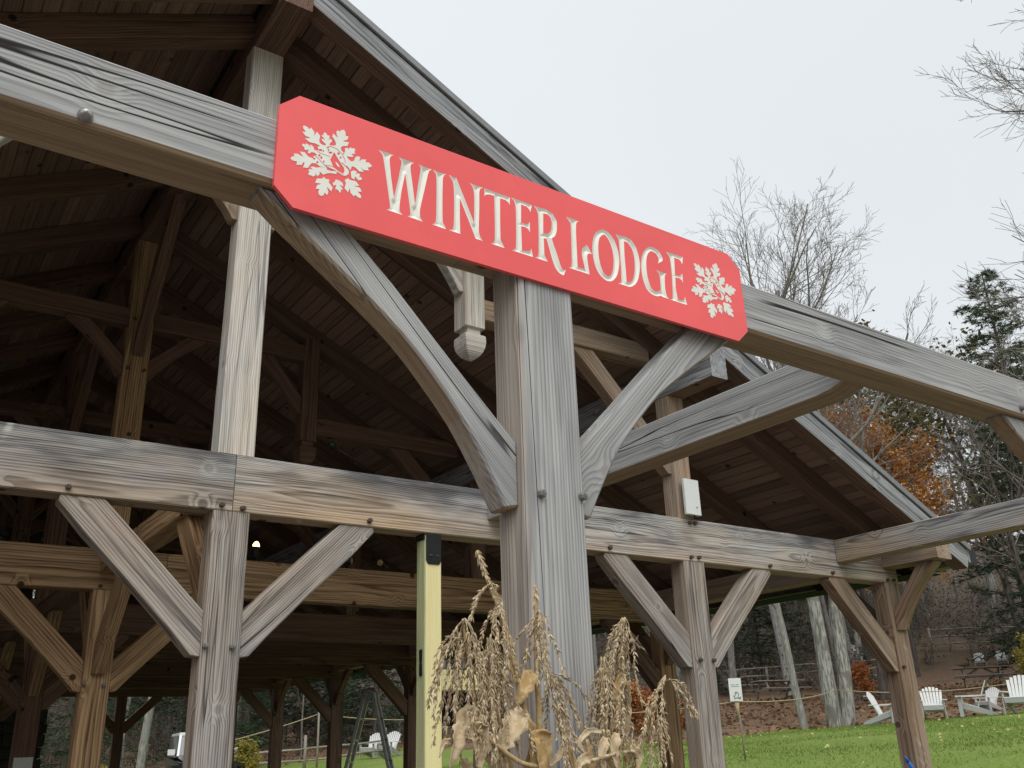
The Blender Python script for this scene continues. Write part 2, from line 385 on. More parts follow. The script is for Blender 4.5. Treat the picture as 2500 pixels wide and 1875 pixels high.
def ground_mat():
    s = NT("grass_and_leaf_litter"); P = s.n("TexCoord").outputs['Object']
    at = s.n("Attribute", attribute_name="lawn").outputs['Fac']
    n1 = s.noise(P, .35, 4, .6); n2 = s.noise(P, 9., 4, .65); n3 = s.noise(P, 60., 2)
    g = s.mix(s.rng(n1, .35, .68), (.15, .215, .045), (.235, .28, .075))
    g = s.mix(s.math('MULTIPLY', s.rng(n2, .35, .65), .6), g, (.10, .18, .032))
    g = s.mix(s.math('MULTIPLY', s.rng(n3, .4, .6), .35), g, (.26, .31, .10))
    v = s.n("TexVoronoi", feature='F1'); s.put(v.inputs['Vector'], P); v.inputs['Scale'].default_value = 9.
    v2 = s.n("TexVoronoi", feature='F1'); s.put(v2.inputs['Vector'], P); v2.inputs['Scale'].default_value = 17.
    l = s.mix(s.sepx(v.outputs['Color'])[0], (.18, .12, .08), (.31, .205, .135))
    l = s.mix(s.math('MULTIPLY', s.sepx(v2.outputs['Color'])[1], .6), l, (.12, .078, .055))
    l = s.mix(s.rng(s.noise(P, .6, 4, .6), .45, .7), l, (.12, .095, .065))
    l = s.mix(s.n("Attribute", attribute_name="wood_floor").outputs['Fac'], l, s.mix(s.rng(s.noise(P, .5, 5, .7), .35, .65), (.085, .072, .054), (.13, .10, .075)))
    m = s.rng(s.math('ADD', at, s.math('MULTIPLY', s.math('SUBTRACT', s.noise(P, 1.7, 3), .5), .5)), .4, .6)
    s.bump(s.math('ADD', n2, v2.outputs['Distance']), .6, .03)
    pv = s.rng(s.n("Attribute", attribute_name="paving").outputs['Fac'], .4, .6)
    gr = s.mix(s.rng(s.noise(P, 40., 3), .35, .65), (.14, .127, .113), (.22, .20, .18))
    return s.fin(s.mix(pv, s.mix(m, l, g), gr), .95, .1)
me = mesh_np("ground", V, Fq, ground_mat(), True)
ad_ = me.attributes.new("wood_floor", 'FLOAT', 'POINT'); ad_.data.foreach_set("value", deep)
ap_ = me.attributes.new("paving", 'FLOAT', 'POINT'); ap_.data.foreach_set("value", pave)
at = me.attributes.new("lawn", 'FLOAT', 'POINT'); at.data.foreach_set("value", mask)
tag(obj("ground", me), kind="structure")
pad = Acc().box(-4.9, 7.75, 3.2, 21.9, -.1, .03).build("pavilion_floor", M_CONC); tag(pad, kind="structure")

# ------------------------------------------------------------------ timber pavilion
CX, Y0, SP, NB, TT = 1.437, 4.517, 2.72, 7, .14
ZB, ZT = 2.728, 3.028
SL = .494
def zl(x): return 5.749 - SL*abs(x-CX)           # underside of the rafters
XQ0, XQ1, XE0, XE1 = 4.586, 4.786, 6.874, 7.074
YF, YR = 4.078, Y0+SP*(NB-1)+TT+.44
def mx(x): return 2*CX-x
pav = empty("timber_pavilion", (CX, Y0, 0), label="large open timber framed pavilion with steep gable roof behind the red sign", cat="pavilion")
# Mesh sharing for pegs
_pv, _pq = tube_arr([(0, 0, 0), (0, -.022, 0), (0, -.026, 0)], [.0135, .0135, .009], 8)
PEG_ME = mesh_np("peg", _pv, list(_pq)+[tuple(range(16, 24))], M_PEG)
PEGG_ME = mesh_np("peg", _pv, list(_pq)+[tuple(range(16, 24))], M_PEGG)
_ps, _pt = tube_arr([(0, 0, 0), (0, -.014, 0), (0, -.017, 0)], [.011, .0108, .008], 8)
PEGS_ME = mesh_np("peg", _ps, list(_pt)+[tuple(range(16, 24))], M_PEGG)
def peg(parent, x, y, z, me=None):
    o = bpy.data.objects.new("peg", me or PEG_ME)
    return reg(o, parent, Matrix.Translation((x, y, z)) @ Matrix.Rotation(RND.uniform(-.2, .2), 4, 'Z') @ Matrix.Rotation(RND.uniform(-.15, .15), 4, 'X'))
def low_brace(xf, s, y, mat, parent=pav, zt=ZB, plane='XZ', t0=None, t1=None):
    p = [(xf, zt-.496), (xf+s*.506, zt), (xf+s*.70, zt), (xf+s*.702, zt-.03), (xf+s*.58, zt-.163), (xf+s*.36, zt-.373), (xf+s*.14, zt-.596), (xf+s*.045, zt-.70), (xf, zt-.706)]
    if s < 0: p = p[::-1]
    return prism("brace", p, t0 if t0 is not None else y+.012, t1 if t1 is not None else y+.112, mat, parent, plane, grain=((xf, zt-.6), (xf+s*.6, zt)))
def curved_brace(xf, s, zt, y, mat, run=.45, drop=.44, th=.16, parent=pav, plane='XZ', t0=None, t1=None):
    p = [(xf, zt-drop+th)]
    p += [(xf+s*(run-th), zt), (xf+s*run, zt), (xf+s*(run+.004), zt-.018)]
    for i in range(1, 8):
        t = i/8.
        a = t*math.pi/2
        p.append((xf+s*(run*((1-math.sin(a))*.25+(1-t)*.75)*.94+.03), zt-.02-(drop-.03)*((1-math.cos(a))*.25+t*.75)))
    p += [(xf+s*.028, zt-drop), (xf, zt-drop)]
    if s < 0: p = p[::-1]
    return prism("brace", p, t0 if t0 is not None else y+.03, t1 if t1 is not None else y+.11, mat, parent, plane, grain=((xf, zt-drop), (xf+s*run, zt)))
def finial_mesh(mat):
    pr = [(.0, .05), (-.045, .05), (-.05, .070), (-.058, .0765), (-.10, .0775), (-.135, .072), (-.165, .060), (-.19, .042), (-.207, .020), (-.213, .002)]
    V = []; F = []
    for z, h in pr:
        c = h*.06
        for (a, b) in [(-h+c, -h), (h-c, -h), (h, -h+c), (h, h-c), (h-c, h), (-h+c, h), (-h, h-c), (-h, -h+c)]: V.append((a, b, z))
    for i in range(len(pr)-1):
        for j in range(8): F.append((i*8+j, (i+1)*8+j, (i+1)*8+(j+1) % 8, i*8+(j+1) % 8))
    return mesh_np("finial", V, F, mat)
FIN_K, FIN_I = finial_mesh(W_KING), finial_mesh(W_INNER2)

for k in range(NB):
    y = Y0+SP*k; y1 = y+TT; f = (k == 0); gable = k in (0, NB-1)
    mt = W_FRONT if f else (W_INNER if k == 1 else W_INNER2)  # second frame keeps the lit brown, deeper frames take the shade-darkened copy
    mp = W_POST if f else (W_INNER if k <= 1 else W_INNER2)
    mk = W_KING if f else (W_INNER if k == 1 else W_INNER2)
    # tie beam: two lengths scarfed over the centre post
    tl = boxXYZ("tie_beam", mx(7.058), CX-.001 if f else CX+.4, y, y1, ZB, ZT, mt, pav)
    tr = boxXYZ("tie_beam", CX+.003 if f else CX+.404, 7.058, y, y1, ZB, ZT, W_FRONTR if f else mt, pav)
    # posts
    pc = boxXYZ("post", CX-.094, CX+.094, y+.001, y1-.001, 0, ZB, mp, pav, 'Z')
    for s in (-1, 1): low_brace(CX+s*.094, s, y, mp)
    for s in (1, -1):
        xe0, xe1 = (XE0, XE1) if s > 0 else (mx(XE1), mx(XE0))
        pe = boxXYZ("post", xe0, xe1, y+.001, y1-.001, 0, ZB, (W_CORNER if f else (W_INNER if k == 1 else W_INNER2)), pav, 'Z')
        low_brace(XE0 if s > 0 else mx(XE0), -s, y, W_CORNER if f else W_INNER2)
        if f and s > 0:
            peg(pe, 6.916, y, 2.06)
        if gable:
            xq0, xq1 = (XQ0, XQ1) if s > 0 else (mx(XQ1), mx(XQ0))
            pq = boxXYZ("post", xq0, xq1, y+.001, y1-.001, 0, ZB, mp, pav, 'Z')
            low_brace(xq0, -1, y, mp); low_brace(xq1, 1, y, mp)
            if f and s > 0:
                peg(pq, 4.64, y, 2.069); peg(pq, 4.768, y, 2.07)
    if k <= 2:
        peg(pc, 1.358, y, 2.072, PEGG_ME); peg(pc, 1.486, y, 2.07, PEGG_ME)
    if k <= 1:
        for (px, pz) in [(.67, 2.76), (1.38, 2.755)]: peg(tl, px, y, pz)
        for (px, pz) in [(1.486, 2.75), (2.196, 2.757), (3.918, 2.759), (4.655, 2.754), (4.729, 2.758), (5.466, 2.756), (6.196, 2.756), (6.906, 2.749), (6.989, 2.751), (4.674, 3.001), (4.726, 3.001)]:
            if f or px < 2.5: peg(tr, px, y, pz)
    # king post, collar, pendants, hammer beams, queen posts
    kp = boxXYZ("king_post", CX-.095, CX+.095, y+.001, y1-.002, ZT, 5.64, mk, pav, 'Z')
    if k: peg(kp, CX-.06, y, 4.47); peg(kp, CX+.06, y, 4.47); peg(kp, CX-.055, y, 4.9); peg(kp, CX+.055, y, 4.9)
    for s in (1, -1):
        X = (lambda x, s=s: x if s > 0 else mx(x))
        a, b = sorted((X(CX+.095), X(2.846)))
        boxXYZ("collar_beam", a, b, y+.006, y1-.006, 4.85, 5.0, W_INNER2, pav)
        curved_brace(X(CX+.095), s, 4.85, y, W_INNER2 if k else W_CORNER)
        a, b = sorted((X(2.846), X(2.996)))
        pd = boxXYZ("pendant", a, b, y+.002, y1-.002+.012, 4.107, zl(2.92)+.06, W_KING if f else W_INNER2, pav, 'Z')
        o = bpy.data.objects.new("finial", FIN_K if f else FIN_I); reg(o, pd, Matrix.Translation((X(2.921), y+TT/2+.005, 4.107)))
        curved_brace(X(2.846), -s, 4.85, y, W_KING if f else W_INNER2, run=.44, drop=.50)
        a, b = sorted((X(2.996), X(4.44)))
        hb = boxXYZ("hammer_beam", a, b, y+.006, y1-.006, 4.175, 4.325, W_CORNER if f else W_INNER2, pav)
        if not f: peg(hb, X(3.03), y, 4.27)
        p = [(X(3.72), 4.175), (X(3.92), 4.175), (X(4.586), 3.49), (X(4.586), 3.35), (X(4.555), 3.35)]
        if s < 0: p = p[::-1]
        prism("brace", p, y+.03, y+.12, W_CORNER if f else W_INNER2, pav, grain=((X(3.8), 4.175), (X(4.58), 3.4)))
        a, b = sorted((X(4.586), X(4.743)))
        qp = boxXYZ("queen_post", a, b, y+.001, y1-.002, ZT, 3.942, W_CORNER if f else W_INNER2, pav, 'Z')

# longitudinal members
boxXYZ("ridge_beam", CX-.095, CX+.095, YF-.012, YR, 5.63, 5.86, W_INNER2, pav, 'Y')
# silvered end grain cap on the ridge is part of the rake pieces below
for s in (1, -1):
    X = (lambda x, s=s: x if s > 0 else mx(x))
    a, b = sorted((X(4.586), X(4.743)))
    boxXYZ("purlin", a, b, YF-.012, YR, 3.942, 4.165, W_INNER2 if s < 0 else W_RAKE, pav, 'Y')
    a, b = sorted((X(XE0+.003), X(XE1-.003)))
    boxXYZ("eave_plate", a, b, Y0-.50, YR-.02, 2.846, zl(6.974)+.03, W_CORNER, pav, 'Y')
for k in range(NB-1):
    y = Y0+SP*k+TT; yn = Y0+SP*(k+1)
    boxXYZ("girt", CX-.074, CX+.074, y, yn, 2.842, 2.99, W_INNER if k == 0 else W_INNER2, pav, 'Y')
    low_brace(y, 1, 0, W_INNER, zt=2.842, plane='YZ', t0=CX-.045, t1=CX+.045)
    low_brace(yn, -1, 0, W_INNER, zt=2.842, plane='YZ', t0=CX-.045, t1=CX+.045)
    # ridge braces
    for (yy, s) in ((y, 1), (yn, -1)):
        p = [(yy, 4.68), (yy+s*.66, 5.63), (yy+s*.86, 5.63), (yy+s*.84, 5.56), (yy+s*.04, 4.62), (yy, 4.58)]
        if s < 0: p = p[::-1]
        prism("brace", p, CX-.045, CX+.045, W_INNER2, pav, 'YZ', grain=((yy, 4.6), (yy+s*.8, 5.6)))
    for sx in (1, -1):
        a, b = sorted((XE0+.05 if sx > 0 else mx(XE0+.05), XE0+.14 if sx > 0 else mx(XE0+.14)))
        for (yy, s) in ((y, 1), (yn, -1)):
            curved_brace(yy, s, 2.846, 0, W_INNER2, run=.52, drop=.55, th=.15, plane='YZ', t0=a, t1=b)
# curved bracket under the front end of the eave plate
for sx in (1, -1):
    a, b = sorted((XE0+.05 if sx > 0 else mx(XE0+.05), XE0+.17 if sx > 0 else mx(XE0+.17)))
    curved_brace(Y0, -1, 2.846, 0, W_CORNER, run=.42, drop=.50, th=.14, plane='YZ', t0=a, t1=b)

# rafters
ct = 1/math.sqrt(1+SL*SL)
def rafter(name, s, y0, y1, mat, x0=.09, x1=5.985, lo=0.0, hi=.176):
    zc = 5.749+(lo+hi)/2
    return timber(name, (CX+s*x0, (y0+y1)/2, zc-SL*x0), (CX+s*x1, (y0+y1)/2, zc-SL*x1), y1-y0, (hi-lo)*ct, mat, pav, up=(s*SL, 0, 1), c=.004)
for s in (1, -1):
    rafter("rake_rafter", s, YF, YF+.13, W_RAKE, x0=.012 if s > 0 else .03)
    rafter("rake_rafter", s, YR-.13, YR, W_INNER2)
    for k in range(NB):
        y = Y0+SP*k
        rafter("rafter", s, y+.003, y+TT-.003, W_INNER2)
        if k < NB-1:
            for j in (1, 2): rafter("rafter", s, y+SP*j/3+.015, y+SP*j/3+.125, W_INNER2)
    # steel drip edge over the rake and the roof sheet
    rafter("drip_edge", s, YF-.016, YF+.02, M_STEEL, x0=0.0, x1=6.03, lo=.181, hi=.236)
    rafter("drip_shadow_strip", s, YF+.002, YF+.03, M_BLACK, x0=0.0, x1=6.0, lo=.1755, hi=.183)  # black sliver standing in for the shadow line under the drip edge
    rafter("metal_roof", s, YF+.022, YR+.03, M_ROOF, x0=0.0, x1=6.05, lo=.205, hi=.23)
    rafter("drip_edge", s, YR-.02, YR+.035, M_STEEL, x0=0.0, x1=6.03, lo=.176, hi=.2)
# tongue and groove roof boards, one object each
BP, BW = .0970, .0935
LB = YR-.06-(YF+.06)
V, F = chamfer_box(LB, BW, .018, .006, 1)
BME = mesh_np("roof_board", V, F, W_BOARD)
sl = Vector((1, 0, -SL)).normalized()
nb = int(5.95/ct/BP)
for s in (1, -1):
    for i in range(nb):
        d = .12 + BP*(i+.5)
        x = CX+s*d*ct; z = 5.749+.176-d*ct*SL
        nrm = Vector((s*SL, 0, 1)).normalized()
        M = frame((0, 1, 0), nrm, Vector((x, YF+.06, z))+nrm*(.0105+RND.uniform(-.0008, .0008)))
        o = bpy.data.objects.new("roof_board", BME); reg(o, pav, M)
# eave fascia, gutter and downspout outlet
for s in (1, -1):
    X = (lambda x, s=s: x if s > 0 else mx(x))
    a, b = sorted((X(7.428), X(7.452)))
    boxXYZ("fascia_board", a, b, YF+.0, YR, 2.86, 3.01, W_RAKE, pav, 'Y')
    g = Acc()
    x0, x1 = sorted((X(7.455), X(7.575)))
    g.box(x0, x1, YF+.02, YR, 2.86, 2.868); g.box(x0, x0+.006, YF+.02, YR, 2.868, 2.975); g.box(x1-.006, x1, YF+.02, YR, 2.868, 2.985); g.box(x0, x1, YF+.012, YF+.0195, 2.86, 2.985)
    obj("gutter", mesh_np("gutter", [Vector(v)-Vector((CX, Y0, 0)) for v in g.V], g.F, M_BLACK), pav)
    a, b = sorted((X(7.12), X(7.40)))
    boxXYZ("soffit_screen", a, b, YF+.25, YR-.3, 2.795, 2.801, M_DARKIN, pav, 'Y', c=.001)
# curtain tracks beside the right hand posts
for k in range(1, NB):
    y = Y0+SP*k
    boxXYZ("curtain_track", XE1+.004, XE1+.03, y+.03, y+.07, .05, 2.7, M_BLACK, pav, 'Z', c=.002)
    boxXYZ("curtain_track", XE1+.004, XE1+.022, y+.075, y+.10, .05, 2.7, M_STEEL, pav, 'Z', c=.002)

# ------------------------------------------------------------------ entrance arbor carrying the sign
YS, YSB, ZSB, ZST = 1.8076, 1.955, 2.8445, 3.0265
arb = empty("entrance_arbor", (1.403, YS, 0), label="weathered grey timber arbor with braced post standing in front of the pavilion", cat="arbor")
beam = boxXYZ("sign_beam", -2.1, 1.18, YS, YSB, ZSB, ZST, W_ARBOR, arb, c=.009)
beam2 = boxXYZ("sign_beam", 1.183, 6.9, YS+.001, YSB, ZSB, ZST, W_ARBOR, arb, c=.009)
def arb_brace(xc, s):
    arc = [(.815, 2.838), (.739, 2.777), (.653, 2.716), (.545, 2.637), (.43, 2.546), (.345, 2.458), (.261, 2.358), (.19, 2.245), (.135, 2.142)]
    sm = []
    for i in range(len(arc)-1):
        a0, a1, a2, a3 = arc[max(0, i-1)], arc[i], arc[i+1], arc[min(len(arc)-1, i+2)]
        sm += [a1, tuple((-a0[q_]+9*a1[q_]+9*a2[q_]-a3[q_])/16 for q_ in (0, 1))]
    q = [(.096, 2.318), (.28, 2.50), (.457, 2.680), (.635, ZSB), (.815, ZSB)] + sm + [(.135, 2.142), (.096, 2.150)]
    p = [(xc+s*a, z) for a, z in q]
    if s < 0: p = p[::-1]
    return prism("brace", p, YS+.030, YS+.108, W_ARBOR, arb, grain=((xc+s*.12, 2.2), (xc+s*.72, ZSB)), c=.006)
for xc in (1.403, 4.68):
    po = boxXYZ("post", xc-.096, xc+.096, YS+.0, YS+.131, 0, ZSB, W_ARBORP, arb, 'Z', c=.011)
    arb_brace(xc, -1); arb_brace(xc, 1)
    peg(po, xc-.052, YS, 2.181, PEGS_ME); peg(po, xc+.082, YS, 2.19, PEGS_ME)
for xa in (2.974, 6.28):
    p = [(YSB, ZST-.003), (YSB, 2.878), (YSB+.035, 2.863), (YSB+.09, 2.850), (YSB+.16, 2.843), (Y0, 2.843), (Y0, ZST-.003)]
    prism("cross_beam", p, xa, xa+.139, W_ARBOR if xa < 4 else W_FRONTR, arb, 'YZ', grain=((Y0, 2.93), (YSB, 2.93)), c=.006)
# through bolt with domed washer on the sign beam
def dome(name, x, y, z, r, mat, parent):
    V = []; F = []; n = 16
    pr = [(r, 0), (r*.97, -.004), (r*.85, -.010), (r*.6, -.0165), (r*.3, -.020), (.001, -.021)]
    for rr_, yy in pr:
        for i in range(n): V.append((rr_*math.cos(2*math.pi*i/n), yy, rr_*math.sin(2*math.pi*i/n)))
    for i in range(len(pr)-1):
        for j in range(n): F.append((i*n+j, i*n+(j+1) % n, (i+1)*n+(j+1) % n, (i+1)*n+j))
    return obj(name, mesh_np(name, V, F, mat, True), parent, Matrix.Translation((x, y, z)))
dome("bolt_cap", .195, YS-.001, 2.862, .0165, M_BOLT, beam)
dome("bolt_cap", 3.971, YS-.001, 2.879, .014, M_PEGG, beam2)
# ------------------------------------------------------------------ the red sign (outlines in mm on the sign plane)
LET = {
 'W': [[(864.7,1415.1),(872.9,1414.1),(890.4,1415.5),(908.1,1414.6),(901.1,1409.7),(897.4,1401.2),(897.1,1389.8),(902.3,1343.4),(910.8,1286.9),(920,1334.9),(930.7,1398.5),(928.8,1407.2),(922.4,1414.3),(944,1413.3),(967.6,1413.1),(959.4,1406.8),(957.2,1398.8),(957.8,1383.9),(964.5,1339.4),(971.4,1287.2),(980.7,1356.3),(987.4,1404.1),(985.9,1409.3),(980,1413.8),(1000.7,1411.8),(1020.2,1412.4),(1013.7,1405.6),(1009,1392.9),(1000.8,1352.1),(988.3,1291.9),(985.7,1272.7),(986.7,1254.7),(993.6,1245.1),(949,1246.1),(954.7,1248.9),(957.3,1254.2),(958.1,1261.8),(950.4,1316),(942.1,1370.7),(932.6,1319),(927.6,1275.3),(926.8,1256.9),(929.1,1252.3),(936.2,1245.6),(890.6,1246.4),(897.9,1250.1),(900.1,1255.3),(900.3,1262.6),(889.5,1331.5),(878.5,1396),(873.1,1407)]],
 'I': [[(1023.4,1412.6),(1043.7,1411.1),(1065.5,1413.2),(1057.8,1408.1),(1054.6,1397.7),(1052.8,1351.2),(1052.4,1275.9),(1054.6,1260),(1063,1244.2),(1020.7,1245.5),(1028.4,1249.8),(1032.1,1258.3),(1034,1288.5),(1034.6,1390.5),(1030.9,1404.6)]],
 'N': [[(1072.7,1413.3),(1081.3,1412.2),(1095.8,1413),(1109.9,1381.5),(1132.4,1331.4),(1149.7,1291.3),(1150.9,1333.7),(1151.7,1372.6),(1150.1,1393.5),(1146.4,1403.9),(1138.3,1412.3),(1159.4,1410.4),(1181.4,1412.2),(1172.2,1405.7),(1169,1396.1),(1167.3,1339.1),(1164.4,1280.8),(1165.6,1262.3),(1170.6,1250.6),(1176.3,1243.9),(1153.9,1244),(1135.4,1286.8),(1106.2,1352.3),(1105.3,1299.7),(1106.1,1243.9),(1071.4,1244.1),(1080.7,1248.9),(1084.6,1255.7),(1087.2,1275.1),(1088.4,1351),(1086.8,1385.1),(1083.2,1401.2)]],
 'T': [[(1184.9,1411.1),(1225.8,1410.7),(1270.2,1410.9),(1268.2,1385.3),(1264.3,1393),(1254.1,1397.5),(1236.6,1396.5),(1234.8,1341.8),(1233.9,1283.4),(1235.2,1262.8),(1246.2,1242.9),(1201.8,1243.6),(1210.8,1248.7),(1214.7,1258.4),(1216.9,1316.6),(1217.3,1398.5),(1201.1,1397.3),(1188.9,1392.3),(1185.1,1385.5)]],
 'E': [[(1273.2,1411.6),(1286.2,1412),(1315.7,1411.9),(1345.1,1410.6),(1338.3,1385.5),(1335.1,1394.1),(1325.8,1400.1),(1307.4,1401),(1304.8,1340.4),(1321,1341.6),(1330.7,1346.7),(1335.2,1352.5),(1334.3,1319.1),(1328.8,1328.2),(1318.4,1331.9),(1304.7,1329.5),(1304,1252.4),(1319.1,1255.4),(1332.9,1260),(1336,1268.7),(1341.5,1243.2),(1270.2,1243.4),(1279.6,1248.1),(1283.6,1256),(1286.2,1293.5),(1288.4,1372.7),(1286.6,1396.1),(1281.8,1406.5)]],
 'R': [[(1351,1411.5),(1365,1411.1),(1395.6,1413.1),(1417.2,1406.9),(1429.5,1390.4),(1431.6,1370.7),(1428.1,1349.3),(1420.5,1332.8),(1410,1323.2),(1415.5,1305.3),(1426.7,1274.9),(1435.8,1246),(1441.6,1234.9),(1446.8,1231),(1454.4,1236.5),(1445.8,1215.1),(1433.9,1217.1),(1421.5,1226.3),(1412.7,1241.4),(1404.5,1266.4),(1397.5,1293.9),(1391.2,1316.8),(1381.8,1315.4),(1380.8,1273.2),(1382.5,1258.1),(1392.3,1242.9),(1347.8,1243.7),(1356.5,1248.5),(1360.1,1257.4),(1363.9,1317.4),(1365.8,1378),(1364.1,1393.5),(1359.2,1404.1)],[(1384.2,1397.1),(1399.2,1398.9),(1409.7,1392.2),(1413.2,1377),(1410.9,1356),(1404.6,1342),(1395.4,1334.1),(1380.5,1329.5)]],
 'L': [[(1467.2,1412.4),(1480.4,1412.9),(1515.1,1412.6),(1507.4,1407.7),(1503.2,1397.4),(1500.4,1359.5),(1498.4,1255.8),(1524.9,1258),(1523.4,1268.6),(1517.7,1297.2),(1518.5,1313.6),(1523.4,1327.3),(1538.3,1341.3),(1542.5,1336),(1555.8,1314.8),(1547.7,1315.1),(1540.5,1310.9),(1536.8,1302.8),(1537.9,1278.8),(1541.3,1244.6),(1465.4,1245.5),(1474.6,1250.1),(1477.6,1261.9),(1480.1,1312.6),(1482.9,1391),(1479.5,1400.2)]],
 'O': [[(1600.3,1410.9),(1578.8,1395.8),(1565,1370.7),(1558.8,1337.8),(1559.6,1305.3),(1566.5,1276.8),(1580.8,1254.6),(1600.7,1242.9),(1617.1,1243.3),(1632,1251.4),(1648.4,1273.3),(1658.2,1304.9),(1661.4,1332.8),(1658.1,1361.2),(1647.5,1389.6),(1629.9,1407.5),(1614.8,1412.9)],[(1605,1396.6),(1591.9,1383.1),(1584.2,1362),(1581.2,1332.1),(1582.7,1303.8),(1588.7,1279.1),(1597.8,1263.3),(1609.1,1257.9),(1618.7,1261),(1628.2,1273.8),(1634.9,1294.1),(1638.5,1320),(1638,1344.7),(1631.4,1372.1),(1621.1,1390),(1613.3,1396.4)]],
 'D': [[(1654.6,1413),(1669.3,1413.3),(1696.5,1415.2),(1716.1,1412.6),(1731.8,1395.9),(1741.3,1368.8),(1744.2,1337.7),(1739.5,1306.9),(1730.3,1279.3),(1717.2,1260.2),(1698.7,1247),(1684,1245.1),(1649.2,1244.9),(1659.2,1249.7),(1662.3,1256.6),(1665.2,1298.6),(1665.7,1340.4),(1666.1,1393.1),(1662.2,1403.6)],[(1687,1399.5),(1702.1,1397.7),(1713.3,1386.1),(1721.2,1367.1),(1723.3,1340.2),(1720.5,1310),(1713.5,1283),(1704.4,1267.1),(1695.2,1260.4),(1683.4,1258.3),(1684.1,1293.5),(1684.4,1356.3)]],
 'G': [[(1794.2,1410.7),(1815,1412.1),(1834.6,1402.7),(1844.3,1385.9),(1843,1375.7),(1820.3,1359.9),(1825.4,1369.6),(1825.7,1382.7),(1817.9,1393.4),(1805.5,1397.4),(1795.1,1396.5),(1783.6,1385.5),(1775,1365.8),(1770.7,1338.9),(1770.8,1307.2),(1776.4,1279.3),(1785.8,1263),(1798.9,1257),(1810.8,1261.2),(1822.7,1268.6),(1823.3,1300.4),(1823.1,1319.5),(1820.2,1327.3),(1811.3,1334.4),(1833.9,1333.7),(1855.9,1334),(1847.5,1329.1),(1844.4,1319),(1841.8,1284.2),(1843.3,1265.6),(1847,1253.9),(1853.3,1246.5),(1826.9,1247),(1820.8,1249.2),(1807.5,1244),(1789.7,1243.2),(1770.5,1250.6),(1757.5,1267.9),(1749.6,1297.1),(1748.4,1330.5),(1752.6,1357.1),(1762.9,1381.5),(1777.6,1399.9)]],
 'E2': [[(1861.3,1413.2),(1878.1,1414.4),(1935,1415.5),(1928.5,1387.8),(1925,1396),(1913.9,1402.8),(1895.7,1403),(1890.9,1340.5),(1905.7,1341.9),(1916.9,1346.6),(1924,1355.1),(1923.4,1320.1),(1918.6,1329.6),(1908.5,1333.4),(1891.1,1331.8),(1887.7,1296.5),(1891.8,1255),(1907.1,1255.7),(1918.4,1260.7),(1924.8,1272.4),(1930.9,1245.8),(1857.6,1246.1),(1867.3,1250.7),(1870.6,1260),(1875.7,1314.7),(1876.9,1384.4),(1872.7,1402.9)]],
}
